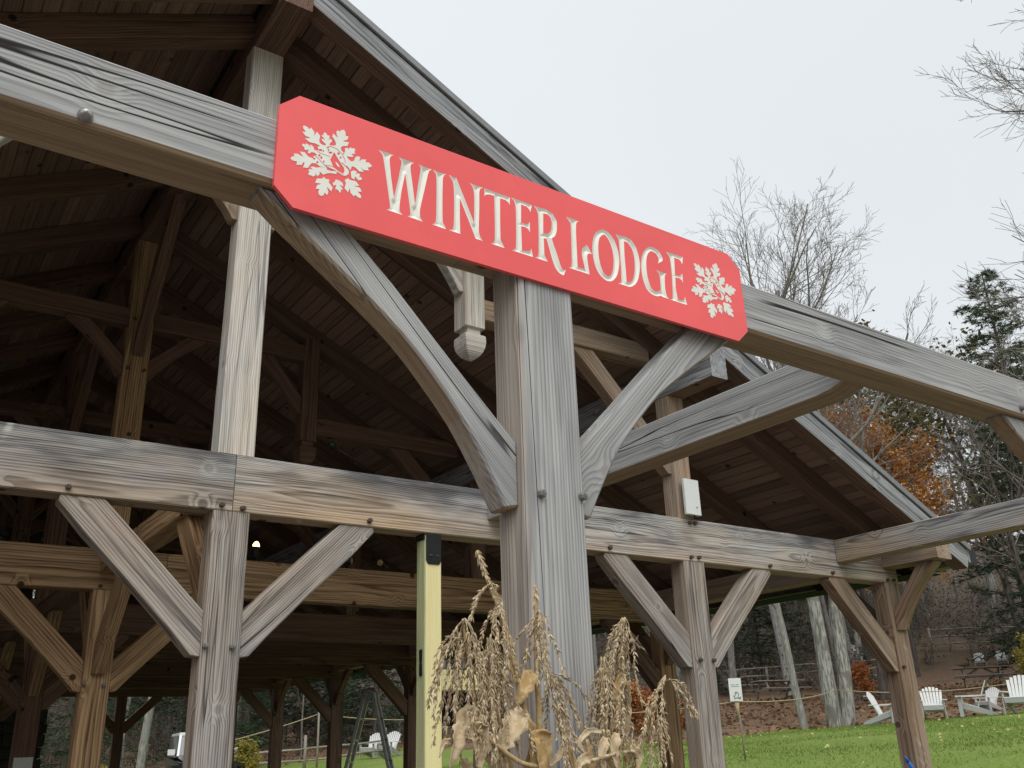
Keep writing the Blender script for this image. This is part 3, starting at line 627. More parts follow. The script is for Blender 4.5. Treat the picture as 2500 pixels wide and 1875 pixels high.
EMB_W = [
 [(661.9,1405.3),(665.5,1408.2),(673.2,1407),(679.2,1402.1),(682,1409.3),(691.4,1399.8),(692,1388.4),(697.7,1403),(707.1,1394.4),(704.9,1380.5),(706.8,1374),(713.4,1370.8),(722.3,1372.1),(726.5,1365.7),(724.3,1356.3),(717.8,1359.5),(705.9,1365.8),(694.3,1367.7),(683,1365.5),(676.5,1367.3),(668.1,1372.6),(682.3,1378.1),(677.2,1379.4),(670.2,1379.2),(660.9,1388),(669.6,1391.8),(662.9,1398.5)],
 [(717.8,1409.5),(722.1,1407.5),(725.5,1403),(730,1404.8),(731.6,1398.1),(728.6,1391.2),(735.6,1396.8),(738.4,1390.6),(731.7,1380),(733.8,1376.5),(726.4,1368.6),(721.1,1371.6),(722.8,1375.9),(712.8,1382.1),(710,1387.5),(719.7,1388.4),(711.6,1394.7),(711.4,1399.7),(715.9,1400),(715,1404.7)],
 [(740.7,1414.9),(752.9,1406.5),(747.7,1420.6),(751.3,1428.7),(757.4,1427.4),(761.8,1433.6),(769,1436.7),(773.3,1429.2),(773,1419.5),(780.9,1421.9),(778.6,1410.6),(767.6,1403.4),(768.3,1401.9),(782.9,1404.9),(779.3,1392.5),(766.2,1386.8),(761.8,1380.7),(764.1,1372.8),(771.6,1368.4),(759.2,1363.7),(739.5,1364.9),(730.3,1367.2),(731.9,1375.8),(746.7,1381.4),(749.1,1386),(746.1,1395.1),(737.8,1405)],
 [(771.6,1368.4),(773.9,1376.5),(772.3,1383.2),(780.1,1387.7),(781.6,1383.9),(788,1392.2),(790.1,1389.3),(796.7,1392.6),(800.8,1389.7),(798.4,1381.5),(801.9,1379.1),(796,1374.7),(790,1373.2),(797.5,1369.4),(791.6,1364.3),(779.1,1361.8),(776.6,1357.2),(771.2,1361)],
 [(771.2,1361),(777.8,1362),(783.3,1355.4),(790.1,1351.3),(798,1355),(800.9,1366.3),(805.5,1371.7),(814.8,1373.7),(812.6,1359),(819.1,1367.9),(831.2,1371.7),(829.4,1363.7),(838.2,1365.5),(847.6,1360.1),(844,1353.7),(835.9,1350),(839.5,1342.5),(825.4,1338.1),(817.1,1343.9),(825.5,1333.1),(813.5,1330.2),(802.6,1337.8),(793.2,1338),(789.7,1325.2),(782.8,1332),(776,1336.8),(774.3,1347.7)],
 [(791.1,1322.1),(798.9,1328.1),(808.3,1326.9),(803.1,1320),(813,1324.3),(816.5,1319.7),(812.6,1316.2),(819.3,1315),(821.5,1310.7),(818.3,1306.7),(811.7,1303.6),(802.7,1311.9),(801.1,1302),(793.1,1304.2),(791.5,1312.2)],
 [(777.6,1294.4),(784,1299.5),(789.3,1297.2),(805.2,1298.5),(814.8,1289),(800.4,1283.9),(816.3,1283.8),(821.9,1274.4),(811.4,1270.7),(820.3,1262.4),(820.5,1255.4),(814.6,1254.1),(804.5,1259.2),(801.4,1253.2),(791.9,1261.2),(790.2,1274),(785.4,1259.7),(776,1268.4),(779.3,1285.1),(775.9,1288.8)],
 [(752,1284.6),(759.7,1285.9),(770.2,1281.9),(773.2,1272.3),(762.8,1273.6),(769.5,1267.5),(771.7,1262),(766.5,1260.9),(767.4,1254.2),(764.3,1251.7),(758.2,1258),(756.3,1258),(751.8,1257.2),(754.5,1270.7),(747,1265.3),(744.8,1272.2),(750.3,1278.4)],
 [(721.3,1281.4),(726.6,1277.7),(736.1,1279),(734.6,1270.7),(745.3,1259.8),(742,1247.5),(730.1,1256.6),(735.1,1244.4),(732.4,1233.8),(725.2,1238.3),(723.6,1230.8),(717.6,1226),(711.2,1228),(709.3,1235.6),(711.7,1243.3),(702.4,1241.4),(706.2,1253.1),(716,1260),(700.4,1257.3),(704.1,1270.4),(717.8,1275.3)],
 [(703.9,1301.8),(713.8,1306.8),(726.4,1310.7),(729.3,1304),(740.8,1304.6),(749.7,1308.6),(755,1305.5),(752.6,1300.8),(737.2,1297.7),(727.2,1292.7),(719.8,1286.5),(710,1292.8),(710.4,1284.5),(704.4,1276.8),(700.3,1285.1),(700,1278),(694.6,1272.6),(690.2,1273.8),(682.7,1273.2),(682.4,1278.6),(685.3,1282.5),(681.4,1285.9),(685.5,1290.9),(693,1292.2),(685.9,1295.9),(693.8,1300.9),(701.4,1300.2)],
 [(635.4,1302.3),(639.9,1308.9),(645.8,1313.2),(643,1318.4),(652.7,1322.1),(667.2,1318.4),(657.2,1330.1),(669.6,1332.7),(680.1,1323.9),(690.2,1323.5),(698,1319.3),(702,1313.8),(695.9,1310.1),(689.6,1309.2),(685,1301.9),(680.5,1291.8),(668.2,1288.7),(671.7,1304),(668,1303.3),(664.2,1294.2),(651.4,1290.2),(652.7,1299.7),(641.7,1298.4)],
 [(662.2,1352.5),(665.8,1355.6),(671.5,1354.7),(671.9,1359.4),(680.9,1356.8),(683.7,1350.8),(683.2,1360.6),(691,1356.5),(694,1347.6),(704,1351.4),(714.6,1344),(722.3,1344.1),(714.9,1338.4),(702.2,1336.5),(694.4,1340.6),(686.8,1339.2),(682.1,1333.2),(677,1334.8),(680.3,1343.8),(671.7,1339.1),(667.8,1342.6),(668.8,1346.5),(663.8,1347.4)],
 [(701,1361.7),(708.5,1364.6),(726.5,1365.7),(739.2,1372),(752.2,1375.5),(769.7,1364.8),(775.5,1351),(777.4,1335.8),(785.8,1321.6),(785.5,1312.9),(778.5,1304.7),(768.2,1302.4),(761.4,1307.1),(748.4,1308.1),(728.9,1311.6),(711.2,1307.3),(700.9,1310.5),(695.4,1319.8),(692.4,1330),(702.2,1336.5),(709.4,1344.9)]]
EMB_R = [
 [(744.9,1361.2),(761.5,1338.6),(772.5,1325.4),(774.1,1317.4),(771.8,1309.4),(758.7,1310.4),(745.5,1317),(735.6,1336.1)],
 [(698.6,1348.8),(706.6,1344.6),(719.5,1343.7),(735,1343.8),(735.4,1345.4),(719.9,1345.3),(707.2,1346.2),(699.4,1350.3)],
 [(694.4,1331.4),(704.6,1328.2),(712.6,1319.9),(723.4,1313.7),(738.7,1317.9),(751.5,1315.6),(764.7,1309),(770.7,1304.1),(771.9,1305.8),(765.8,1310.8),(752.4,1317.4),(739.1,1319.8),(723.9,1315.6),(713.7,1321.5),(705.6,1329.9),(695.2,1333.2)],
 [(727.9,1364.4),(730.5,1370.8),(738.9,1374),(751.8,1371.8),(765.2,1362.6),(772.1,1350.9),(775.1,1340.5),(776.6,1341.5),(773.6,1352),(766.4,1364.1),(752.7,1373.5),(739.3,1375.8),(729.8,1372.1),(726.5,1364.8)],
 [(764.8,1337.6),(776.9,1330.6),(786.4,1322.6),(787.8,1324.5),(778.2,1332.6),(766.1,1339.7)],
 [(723.3,1312.1),(736.3,1309.7),(751.9,1308.3),(752.6,1310.7),(737,1312.1),(724.1,1314.4)],
 [(714,1355.2),(712.8,1352.4),(709.8,1350.2),(706.8,1350.1),(705.4,1352),(706.5,1354.8),(709.5,1356.9),(712.6,1357.1)],
 [(719,1355),(718.4,1352.9),(716.8,1351.6),(715.2,1351.7),(714.4,1353.2),(715,1355.3),(716.6,1356.6),(718.2,1356.5)],
 [(740.2,1358),(738.9,1355.2),(735.5,1352.9),(732,1352.6),(730.5,1354.3),(731.8,1357.1),(735.2,1359.4),(738.7,1359.7)],
 [(732,1362.1),(731.5,1359.3),(730.1,1357.7),(728.6,1358.2),(727.9,1360.5),(728.4,1363.3),(729.8,1364.9),(731.3,1364.4)],
 [(710.4,1338.9),(709.6,1336),(707.4,1334.2),(705.1,1334.4),(704.1,1336.5),(704.9,1339.3),(707.1,1341.2),(709.3,1341)],
 [(715.3,1334.3),(714.7,1331),(712.8,1329),(710.7,1329.5),(709.8,1332.2),(710.5,1335.6),(712.4,1337.6),(714.4,1337)],
 [(760.3,1362.7),(759.4,1359.5),(756.8,1357.3),(754.2,1357.5),(753.1,1359.9),(754,1363.2),(756.5,1365.3),(759.1,1365.1)],
 [(765.2,1352.9),(764.4,1350.4),(762.4,1348.7),(760.4,1348.9),(759.5,1350.8),(760.2,1353.3),(762.2,1355),(764.2,1354.8)],
 [(721.6,1325.3),(721.1,1322.7),(719.5,1321.2),(717.9,1321.5),(717.1,1323.6),(717.7,1326.1),(719.2,1327.7),(720.9,1327.3)],
 [(706.2,1317.4),(705.4,1314.7),(703.3,1313),(701.2,1313.2),(700.2,1315.2),(700.9,1317.9),(703,1319.6),(705.2,1319.5)],
 [(697.7,1324.2),(697.1,1321.9),(695.4,1320.5),(693.6,1320.6),(692.7,1322.3),(693.4,1324.6),(695.1,1326),(696.9,1325.9)],
 [(703,1362.5),(702.5,1360.7),(701.1,1359.5),(699.6,1359.6),(699,1360.9),(699.5,1362.8),(700.9,1364),(702.3,1363.8)]]
EMB_I = [[(748.6,1335.3),(755.2,1333.4),(760.7,1326.8),(760.8,1322.6),(755.5,1324.2),(751.4,1329.1)]]

SGK = 1.00956
SGY = 1.7776*SGK
sign = empty("entrance_sign", (1.4, SGY, 2.77), label="long red wooden sign with carved cream lettering WINTER LODGE on the arbor beam", cat="sign")
SI = MW[sign.name].inverted()
def smooth_poly(p):
    for _ in range(2):
        n = len(p); q = []
        def ang(i):
            a = Vector(p[i])-Vector(p[i-1]); b = Vector(p[(i+1) % n])-Vector(p[i])
            if a.length < 1e-6 or b.length < 1e-6: return 0
            return a.angle(b)
        A = [ang(i) for i in range(n)]
        for i in range(n):
            q.append(p[i]); j = (i+1) % n
            if A[i] < .62 and A[j] < .62:
                p0, p1, p2, p3 = [Vector(p[t % n]) for t in (i-1, i, j, j+1)]
                m = (-p0+9*p1+9*p2-p3)/16
                q.append((m.x, m.y))
        p = q
    return p
def inside(p, poly):
    x, y = p; c = False; n = len(poly); j = n-1
    for i in range(n):
        xi, yi = poly[i]; xj, yj = poly[j]
        if (yi > y) != (yj > y) and x < (xj-xi)*(y-yi)/(yj-yi)+xi: c = not c
        j = i
    return c
def segs(polys):
    a = []; b = []
    for p in polys:
        for i in range(len(p)): a.append(p[i]); b.append(p[(i+1) % len(p)])
    return np.array(a, float), np.array(b, float)
def dist_to(pts, polys):
    a, b = segs(polys); pts = np.array(pts, float)
    d = b-a; L2 = np.maximum((d**2).sum(1), 1e-9)
    t = np.clip(((pts[:, None, :]-a[None])*d[None]).sum(2)/L2[None], 0, 1)
    q = a[None]+t[..., None]*d[None]
    return np.sqrt(((pts[:, None, :]-q)**2).sum(2)).min(1)
def cdt(polys, extra=()):
    vs = []; es = []
    for p in polys:
        b = len(vs); n = len(p)
        vs += [Vector((x, y)) for x, y in p]; es += [(b+i, b+(i+1) % n) for i in range(n)]
    vs += [Vector((x, y)) for x, y in extra]
    r = geometry.delaunay_2d_cdt(vs, es, [], 0, 1e-4)
    return [tuple(v) for v in r[0]], [tuple(f) for f in r[2]]
LETP = {k_: [smooth_poly(p) for p in v] for k_, v in LET.items()}
oct_ = [(649.8, 1490.1), (601.2, 1443.7), (601.2, 1218.3), (649.8, 1173.0), (2150.3, 1173.0), (2199.7, 1218.3), (2199.7, 1443.7), (2150.3, 1490.1)]
def W3(u, v, dy=0.): return SI @ Vector((u*.001*SGK, SGY+dy*.001, EYE+v*.001*SGK))
allp = [oct_]
for v in LETP.values(): allp += v
vs, fs = cdt(allp)
inl = [p for k_ in LETP for p in LETP[k_]]
boxes = [(min(q[0] for q in p), max(q[0] for q in p), min(q[1] for q in p), max(q[1] for q in p), p) for p in inl]
def in_letters(c):
    n_ = 0
    for (a, b, c0, d0, p) in boxes:
        if a < c[0] < b and c0 < c[1] < d0 and inside(c, p): n_ += 1
    return n_ % 2 == 1
keep = []
for f_ in fs:
    c = (sum(vs[i][0] for i in f_)/len(f_), sum(vs[i][1] for i in f_)/len(f_))
    if inside(c, oct_) and not in_letters(c): keep.append(f_)
PV = [W3(*v) for v in vs]; PF = [tuple(f_) for f_ in keep]
b0 = len(PV)
PV += [W3(*p, 12.2) for p in oct_]; PV += [W3(*p, 0.) for p in oct_]
for i in range(8):
    j = (i+1) % 8
    PF.append((b0+8+i, b0+8+j, b0+j, b0+i))
PF.append(tuple(b0+i for i in range(8)))
pme = mesh_np("panel", PV, PF, M_RED)
obj("panel", pme, sign)
order = ['W', 'I', 'N', 'T', 'E', 'R', 'L', 'O', 'D', 'G', 'E2']
for k_ in order:
    polys = LETP[k_]
    us = [q[0] for p in polys for q in p]; vv = [q[1] for p in polys for q in p]
    st_ = 2.4; ex = []
    nu = int((max(us)-min(us))/st_)+1; nv = int((max(vv)-min(vv))/st_)+1
    for i in range(nu):
        for j in range(nv):
            c = (min(us)+(i+.5*(j % 2))*st_, min(vv)+j*st_)
            if sum(inside(c, p) for p in polys) % 2: ex.append(c)
    dd = dist_to(ex, polys); ex = [e_ for e_, d_ in zip(ex, dd) if d_ > 1.0]
    v2, f2 = cdt(polys, ex)
    dp = dist_to(v2, polys)
    kf = []
    for f_ in f2:
        c = (sum(v2[i][0] for i in f_)/len(f_), sum(v2[i][1] for i in f_)/len(f_))
        if sum(inside(c, p) for p in polys) % 2: kf.append(f_)
    LV = [W3(v[0], v[1], min(d_*.6, 8.)) for v, d_ in zip(v2, dp)]
    lo = obj("carved_letter", mesh_np("carved_letter", LV, kf, M_CREAM), sign)
    lo["label"] = "carved cream letter " + k_[0]
# snowflake emblem of oak leaves, painted flat
ev, ef = cdt(EMB_W+EMB_R+EMB_I)
kf = []
for f_ in ef:
    c = (sum(ev[i][0] for i in f_)/len(f_), sum(ev[i][1] for i in f_)/len(f_))
    if (any(inside(c, p) for p in EMB_W) and not any(inside(c, p) for p in EMB_R)) or inside(c, EMB_I[0]): kf.append(f_)
EME = mesh_np("snowflake_emblem", [W3(v[0], v[1], -.9) for v in ev], kf, M_CREAM)
obj("snowflake_emblem", EME, sign)["label"] = "cream oak leaf snowflake emblem left of the lettering"
obj("snowflake_emblem", EME, sign, MW[sign.name] @ Matrix.Translation((1.319*SGK, 0, 0)))["label"] = "cream oak leaf snowflake emblem right of the lettering"
# ------------------------------------------------------------------ fittings on the pavilion
# new pressure treated post under the tie beam
tp = empty("treated_post", (2.605, 4.57, 0), label="new yellow green treated pine post with black bracket under the tie beam", cat="post")
V, F = chamfer_box(2.715, .108, .096, .005, 6, .0006, RND)
me = mesh_np("shaft", V, F, W_TREAT); me.materials.append(W_TREATG)
for p in me.polygons:
    if abs(p.normal.y) > .7: p.material_index = 1
obj("shaft", me, tp, frame((0, 0, 1), (0, 1, 0), (2.605, 4.570, 0)))
prism("bracket", [(2.556, 2.7265), (2.654, 2.7265), (2.654, 2.572), (2.640, 2.552), (2.570, 2.552), (2.556, 2.572)], 4.515, 4.5205, M_BLACK, tp, c=.001)
prism("bracket", [(4.521, 2.7265), (4.62, 2.7265), (4.62, 2.69), (4.521, 2.69)], 2.5455, 2.5505, M_BLACK, tp, 'YZ', c=.001)
for sx in (2.585, 2.625): dome("screw", sx, 4.515, 2.60, .0055, M_BOLT, tp)
prism("strike_plate", [(4.545, 2.085), (4.55, 2.09), (4.572, 2.09), (4.577, 2.083), (4.575, 2.03), (4.571, 2.02), (4.575, 2.01), (4.577, 1.955), (4.572, 1.95), (4.55, 1.95), (4.545, 1.957), (4.548, 2.01), (4.551, 2.02), (4.548, 2.03)], 2.546, 2.5505, M_BLACK, tp, 'YZ', c=.001)
gt = empty("barrier_gate", (2.95, 4.78, 0), label="half hidden treated rail with black panel beneath, behind the corn stalks", cat="gate")
boxXYZ("rail", 2.664, 3.5, 4.76, 4.80, 1.887, 2.003, W_TREAT, gt)
boxXYZ("panel", 2.67, 3.5, 4.775, 4.79, 1.699, 1.884, M_DARKIN, gt, c=.002)
boxXYZ("post", 3.5, 3.6, 4.73, 4.83, 0, 2.05, W_TREAT, gt, 'Z')

ap = empty("wireless_access_point", (4.68, 4.49, 3.05), label="flat white plastic wireless antenna box fixed to the right queen post", cat="antenna")
V, F = chamfer_box(.254, .150, .034, .008)
obj("housing", mesh_np("housing", V, F, M_WHITEPL), ap, frame((0, 0, 1), (0, 1, 0), (4.678, 4.472, 3.047)) @ Matrix.Rotation(.04, 4, 'X'))
boxXYZ("mount", 4.63, 4.72, 4.488, 4.517, 3.11, 3.2, M_STEEL, ap, 'Z', c=.002)
dome("status_lamp", 4.70, 4.454, 3.10, .003, M_STEEL, ap)
tube("cable", [(4.69, 4.47, 3.05), (4.70, 4.485, 3.03), (4.72, 4.508, 3.033), (4.80, 4.513, 3.034), (4.86, 4.53, 3.05)], .004, M_BLACK, ap)

def lamp_mat():
    s = NT("lit_bulb"); s.b.inputs['Emission Color'].default_value = (1, .68, .22, 1); s.b.inputs['Emission Strength'].default_value = 6
    return s.fin((.9, .8, .5), .4)
M_LIT = lamp_mat(); M_LENS = plain("amber_lens", (.45, .33, .12), .2, .5)
def flood(x, aim, lit, label):
    y, z = 7.31, 3.03
    t = empty("floodlight", (x, y, z), label=label, cat="lamp", group="floodlights along the inner tie beam")
    tube("stem", [(x, y, z), (x, y, z+.05)], .012, M_BLACK, t)
    a = Vector((x, y, z+.07)); d = Vector(aim).normalized()
    tube("head", [a-d*.05, a-d*.02, a+d*.05, a+d*.055], [.018, .03, .034, .036], M_BLACK, t, sides=12)
    o = tube("lens", [a+d*.05, a+d*.056, a+d*.072, a+d*(.094 if lit else .073), a+d*(.1 if lit else .075)], [.026, .028, .027, .014, .002], M_LIT if lit else M_LENS, t, sides=12)
flood(.70, (-.6, -.3, .3), False, "black floodlight on the inner tie beam at the left edge")
flood(2.54, (.05, -.1, 1), True, "lit floodlight pointing up from the inner tie beam, bulb glowing")
flood(3.325, (1, -.2, .05), False, "black floodlight on the inner tie beam aimed to the right")
flood(3.71, (-.9, -.5, .1), False, "black floodlight with amber lens on the inner tie beam nearest the treated post")
mic = empty("hanging_rod", (3.0, 6.0, 3.3), label="thin black rod with ball end hanging under the pavilion roof", cat="rod")
tube("rod", [(2.62, 6.0, 3.66), (2.78, 6.0, 3.585), (2.95, 6.0, 3.50)], .008, M_BLACK, mic)
tube("ball", [(2.572, 6, 3.68), (2.585, 6, 3.676), (2.605, 6, 3.667), (2.625, 6, 3.658), (2.635, 6, 3.653)], [.004, .022, .028, .022, .004], M_BLACK, mic, sides=10)
nt = Acc().box(1.36, 1.52, Y0+2*SP-.012, Y0+2*SP-.004, 1.45, 1.615).build("paper_notice", M_WHITEPL)
tag(nt, "white paper notice pinned low on the third centre post", "notice")

# stone fireplace and chimney in the middle of the pavilion
M_STONE = plain("dark_fieldstone", (.075, .07, .066), .9, .2, var=.35, scale=7., bump=.6)
ch = empty("stone_chimney", (1.4, 16.2, 0), label="dark stone fireplace chimney standing inside the pavilion at far left", cat="chimney")
core = Acc().box(.32, 2.58, 15.85, 16.7, 0, 1.35).box(.45, 2.47, 15.9, 16.6, 1.35, 3.4).box(.75, 2.1, 16.0, 16.5, 3.4, 7.2)
obj("core", mesh_np("core", [Vector(v)-Vector((1.4, 16.2, 0)) for v in core.V], core.F, M_STONE), ch)
_sv, _sf = chamfer_box(1, 1, 1, .08)
STM = mesh_np("stone", _sv, _sf, M_STONE)
z = 0.05
while z < 3.5:
    h = RND.uniform(.14, .24); x = .30 if z < 1.3 else .43; xe = 2.60 if z < 1.3 else 2.49
    while x < xe:
        w = RND.uniform(.2, .42); w = min(w, xe-x+.02)
        o = bpy.data.objects.new("stone", STM)
        reg(o, ch, Matrix.Translation((x, 15.86-RND.uniform(.0, .04), z+h/2)) @ Matrix.Diagonal((w-.012, .12, h-.012, 1)))
        x += w
    for (xx) in (xe,):
        o = bpy.data.objects.new("stone", STM)
        reg(o, ch, Matrix.Translation((xx-.10, 16.2, z+h/2)) @ Matrix.Diagonal((.13+RND.uniform(0, .05), .5, h-.012, 1)))
    z += h

# folding ladder inside the pavilion
LX, LY = 6.2, 12.55
ld = empty("folding_ladder", (LX, LY, 0), label="grey aluminium folding ladder standing open inside the pavilion", cat="ladder")
ux = Vector((.82, -.57, 0))           # spread direction of the two legs of the A
uy = Vector((.57, .82, 0))
top = 2.36
for s in (-1, 1):
    for q in (-.17, .17):
        b = Vector((LX, LY, 0))+ux*(s*.62)+uy*q*1.4; t = Vector((LX, LY, top-.1))+ux*(s*.07)+uy*q
        a = Acc().bar(b, t, .042, .078, .004, up=uy).build("rail", M_ALU); a.parent = ld; a.matrix_basis = MW[ld.name].inverted()
    for i in range(1, 8):
        f_ = i/8.
        c = Vector((LX, LY, f_*(top-.1)))+ux*(s*(.62+(.07-.62)*f_)); wq = .17*(1.4-.4*f_)
        a = Acc().bar(c-uy*wq, c+uy*wq, .045, .03, .004).build("rung", M_BLACK if s > 0 else M_ALU); a.parent = ld; a.matrix_basis = MW[ld.name].inverted()
for q in (-.17, .17):
    a = Acc()
    P_ = [Vector((LX, LY, top-.1))+uy*q+ux*x_+Vector((0, 0, z_)) for x_, z_ in ((-.08, -.06), (-.06, .05), (0, .1), (.06, .05), (.08, -.06))]
    a.tube(P_, [.03, .04, .045, .04, .03], 8); o = a.build("hinge", M_ALU, smooth=True); o.parent = ld; o.matrix_basis = MW[ld.name].inverted()

# ------------------------------------------------------------------ off-road car behind the pavilion
cx_, cy_ = 8.93, 28.6
gz = hgt(cx_, cy_)
car = empty("parked_car", (cx_, cy_, gz), math.radians(-10), "black and white off road car parked behind the pavilion, mostly hidden by a post", "car")
CI = MW[car.name]
M_CARB = plain("black_car_paint", (.02, .021, .023), .2, .6, var=.1); M_CARW = plain("white_car_paint", (.78, .79, .80), .25, .5, var=.02)
M_GLASS = plain("car_glass", (.10, .12, .13), .05, .8, var=.05); M_TYRE = plain("tyre_rubber", (.02, .02, .02), .9, .1)
def cpart(name, acc, mat, smooth=False): return obj(name, mesh_np(name, acc.V, acc.F, mat, smooth), car)
cpart("body", Acc().add([(-.80,-.55,.55),(.80,-.55,.55),(.80,3.3,.55),(-.80,3.3,.55),(-.80,-.55,1.02),(.80,-.55,1.02),(.80,3.3,1.15),(-.80,3.3,1.15)],[(0,3,2,1),(4,5,6,7),(0,1,5,4),(1,2,6,5),(2,3,7,6),(3,0,4,7)]), M_CARB)
cpart("hood", Acc().add([(-.66,-.56,1.02),(.66,-.56,1.02),(.74,.72,1.16),(-.74,.72,1.16),(-.6,-.50,1.07),(.6,-.50,1.07),(.68,.72,1.21),(-.68,.72,1.21)],[(4,5,6,7),(0,1,5,4),(1,2,6,5),(2,3,7,6),(3,0,4,7)]), M_CARB)
cpart("windscreen_frame", Acc().bar((-.72,.70,1.18),(-.66,.98,1.78),.07,.06).bar((.72,.70,1.18),(.66,.98,1.78),.07,.06).bar((-.68,.98,1.78),(.68,.98,1.78),.07,.07), M_CARW)
cpart("windscreen", Acc().add([(-.70,.72,1.2),(.70,.72,1.2),(.64,.97,1.76),(-.64,.97,1.76)],[(0,1,2,3)]), M_GLASS)
cpart("roof", Acc().box(-.70,.70,1.0,3.25,1.76,1.84), M_CARW)
cpart("side_window", Acc().box(-.745,.745,1.0,3.2,1.16,1.76), M_GLASS)
cpart("grille", Acc().box(-.62,.62,-.60,-.56,.62,1.0), M_CARB)
for i in range(7): cpart("grille_slot", Acc().box(-.27+i*.09-.025,-.27+i*.09+.025,-.615,-.601,.70,.95), M_DARKIN)
for s in (-1, 1):
    a = Acc().tube([(s*.46,-.60,.84),(s*.46,-.63,.84)],.105,14); cpart("headlight", a, M_STEEL)
    a = Acc().tube([(s*.46,-.631,.84),(s*.46,-.645,.84)],[.09,.05],14); cpart("headlight_glass", a, M_CARW)
    cpart("bumper_end", Acc().box(min(s*.2,s*.8),max(s*.2,s*.8),-.82,-.64,.5,.62), M_CARB)
    cpart("mirror", Acc().box(min(s*.80,s*1.0),max(s*.80,s*1.0),.82,.92,1.22,1.38), M_CARW)
    cpart("mirror_arm", Acc().bar((s*.72,.86,1.2),(s*.85,.87,1.26),.04,.04), M_CARB)
    cpart("fender", Acc().box(min(s*.72,s*.97),max(s*.72,s*.97),-.45,.75,.86,.95), M_CARB)
    for yy in (.15, 2.6):
        a = Acc().tube([(s*.68,yy,.40),(s*.94,yy,.40)],[.40,.40],20); w = cpart("wheel", a, M_TYRE)
        a = Acc().tube([(s*.94,yy,.40),(s*.955,yy,.40)],[.23,.21],14)
        obj("rim", mesh_np("rim", a.V, a.F, M_STEEL), w)
cpart("bumper", Acc().box(-.2,.2,-.82,-.64,.5,.62), M_CARB)

# ------------------------------------------------------------------ garden furniture
def adirondack():
    r = empty("adirondack_chair", (0, 0, 0))
    def pt(name, acc, mat): return obj(name, mesh_np(name, acc.V, acc.F, mat), r)
    for s in (-1, 1):
        pt("front_leg", Acc().bar((s*.33, -.34, 0), (s*.31, -.34, .545), .03, .11, .004, up=(0, 1, 0)), M_CHAIRG)
        pt("stringer", Acc().add([(s*.27-.014,-.37,.24),(s*.27-.014,-.37,.39),(s*.27-.014,-.2,.38),(s*.27-.014,.58,.07),(s*.27-.014,.62,.0),(s*.27-.014,.45,.0),
                                  (s*.27+.014,-.37,.24),(s*.27+.014,-.37,.39),(s*.27+.014,-.2,.38),(s*.27+.014,.58,.07),(s*.27+.014,.62,.0),(s*.27+.014,.45,.0)],
                                 [(0,1,2,3,4,5),(11,10,9,8,7,6)]+[(i,i+6,(i+1)%6+6,(i+1)%6) for i in range(6)]), M_CHAIRG)
        pt("arm", Acc().add([(s*.26,-.44,.548),(s*.41,-.44,.548),(s*.43,-.1,.548),(s*.36,.36,.548),(s*.30,.36,.548),(s*.26,-.44,.572),(s*.41,-.44,.572),(s*.43,-.1,.572),(s*.36,.36,.572),(s*.30,.36,.572)],
                            [(4,3,2,1,0),(5,6,7,8,9)]+[(i,(i+1)%5,(i+1)%5+5,i+5) for i in range(5)]), M_CHAIR)
    for i in range(6):
        t = i/5.; y = -.36+t*.46; z = .40-t*.155
        pt("seat_slat", Acc().bar((-.285, y, z), (.285, y, z), .082, .022, .004, up=(0, .32, .95)), M_CHAIR)
    pt("apron", Acc().box(-.285, .285, -.395, -.372, .28, .40), M_CHAIRG)
    for i in range(7):
        u = (i-3)/3.
        b = Vector((u*.215, .10, .235)); L_ = .80-.115*u*u
        d = Vector((u*.11, .40, .91)).normalized(); t = b+d*L_
        pt("back_slat", Acc().bar(b, t, .074, .02, .006, up=(0, -.91, .4)), M_CHAIR)
    pt("back_brace", Acc().bar((-.33, .335, .535), (.33, .335, .535), .03, .07), M_CHAIRG)
    pt("back_brace", Acc().bar((-.29, .47, .83), (.29, .47, .83), .03, .05), M_CHAIRG)
    return r
proto = adirondack()
def chair_M(x, y, rz, s=1.0, dz=0): return Matrix.Translation((x, y, hgt(x, y)+dz)) @ Matrix.Rotation(math.radians(rz), 4, 'Z') @ Matrix.Scale(s, 4)
CH = [
 (23.07, 15.86, 18, .86, "white slatted garden chair seen from the side behind the corner post", "chairs along the lawn edge"),
 (23.75, 14.84, -57, .86, "white fan backed garden chair facing the camera beside the corner post", "chairs along the lawn edge"),
 (24.25, 14.0, -152, .90, "white garden chair turned left with its broad arm in profile", "chairs along the lawn edge"),
 (25.6, 14.35, -100, .66, "small white garden chair half hidden behind the chair in profile", "chairs along the lawn edge"),
 (23.75, 12.5, -75, .95, "white garden chair cut off by the right edge of the photo", "chairs along the lawn edge"),
 (45.36, 25.42, -57, .72, "weathered garden chair on the upper slope, left one behind the picnic table", "chairs up the slope"),
 (45.85, 24.6, -57, .72, "weathered garden chair on the upper slope, middle one behind the picnic table", "chairs up the slope"),
 (46.3, 23.7, -57, .72, "weathered garden chair on the upper slope behind the yellow shrub", "chairs up the slope"),
 (44.8, 31.9, -20, 1.0, "lone white chair on the slope beside the split rail fence", "chairs up the slope"),
 (20.9, 42.1, -60, 1.15, "white garden chair on the far lawn, left one seen through the ladder", "chairs on the far lawn"),
 (21.63, 41.73, -60, 1.15, "white garden chair on the far lawn, right one seen through the ladder", "chairs on the far lawn"),
]
for i, (x, y, rz, s, lab, grp) in enumerate(CH):
    M = chair_M(x, y, rz, s)
    if i == 0:
        c = proto; c.matrix_basis = M; MW[c.name] = M; tag(c, lab, "chair", grp)
    else:
        c = dup(proto, M, lab, grp)
    c["category"] = "chair"

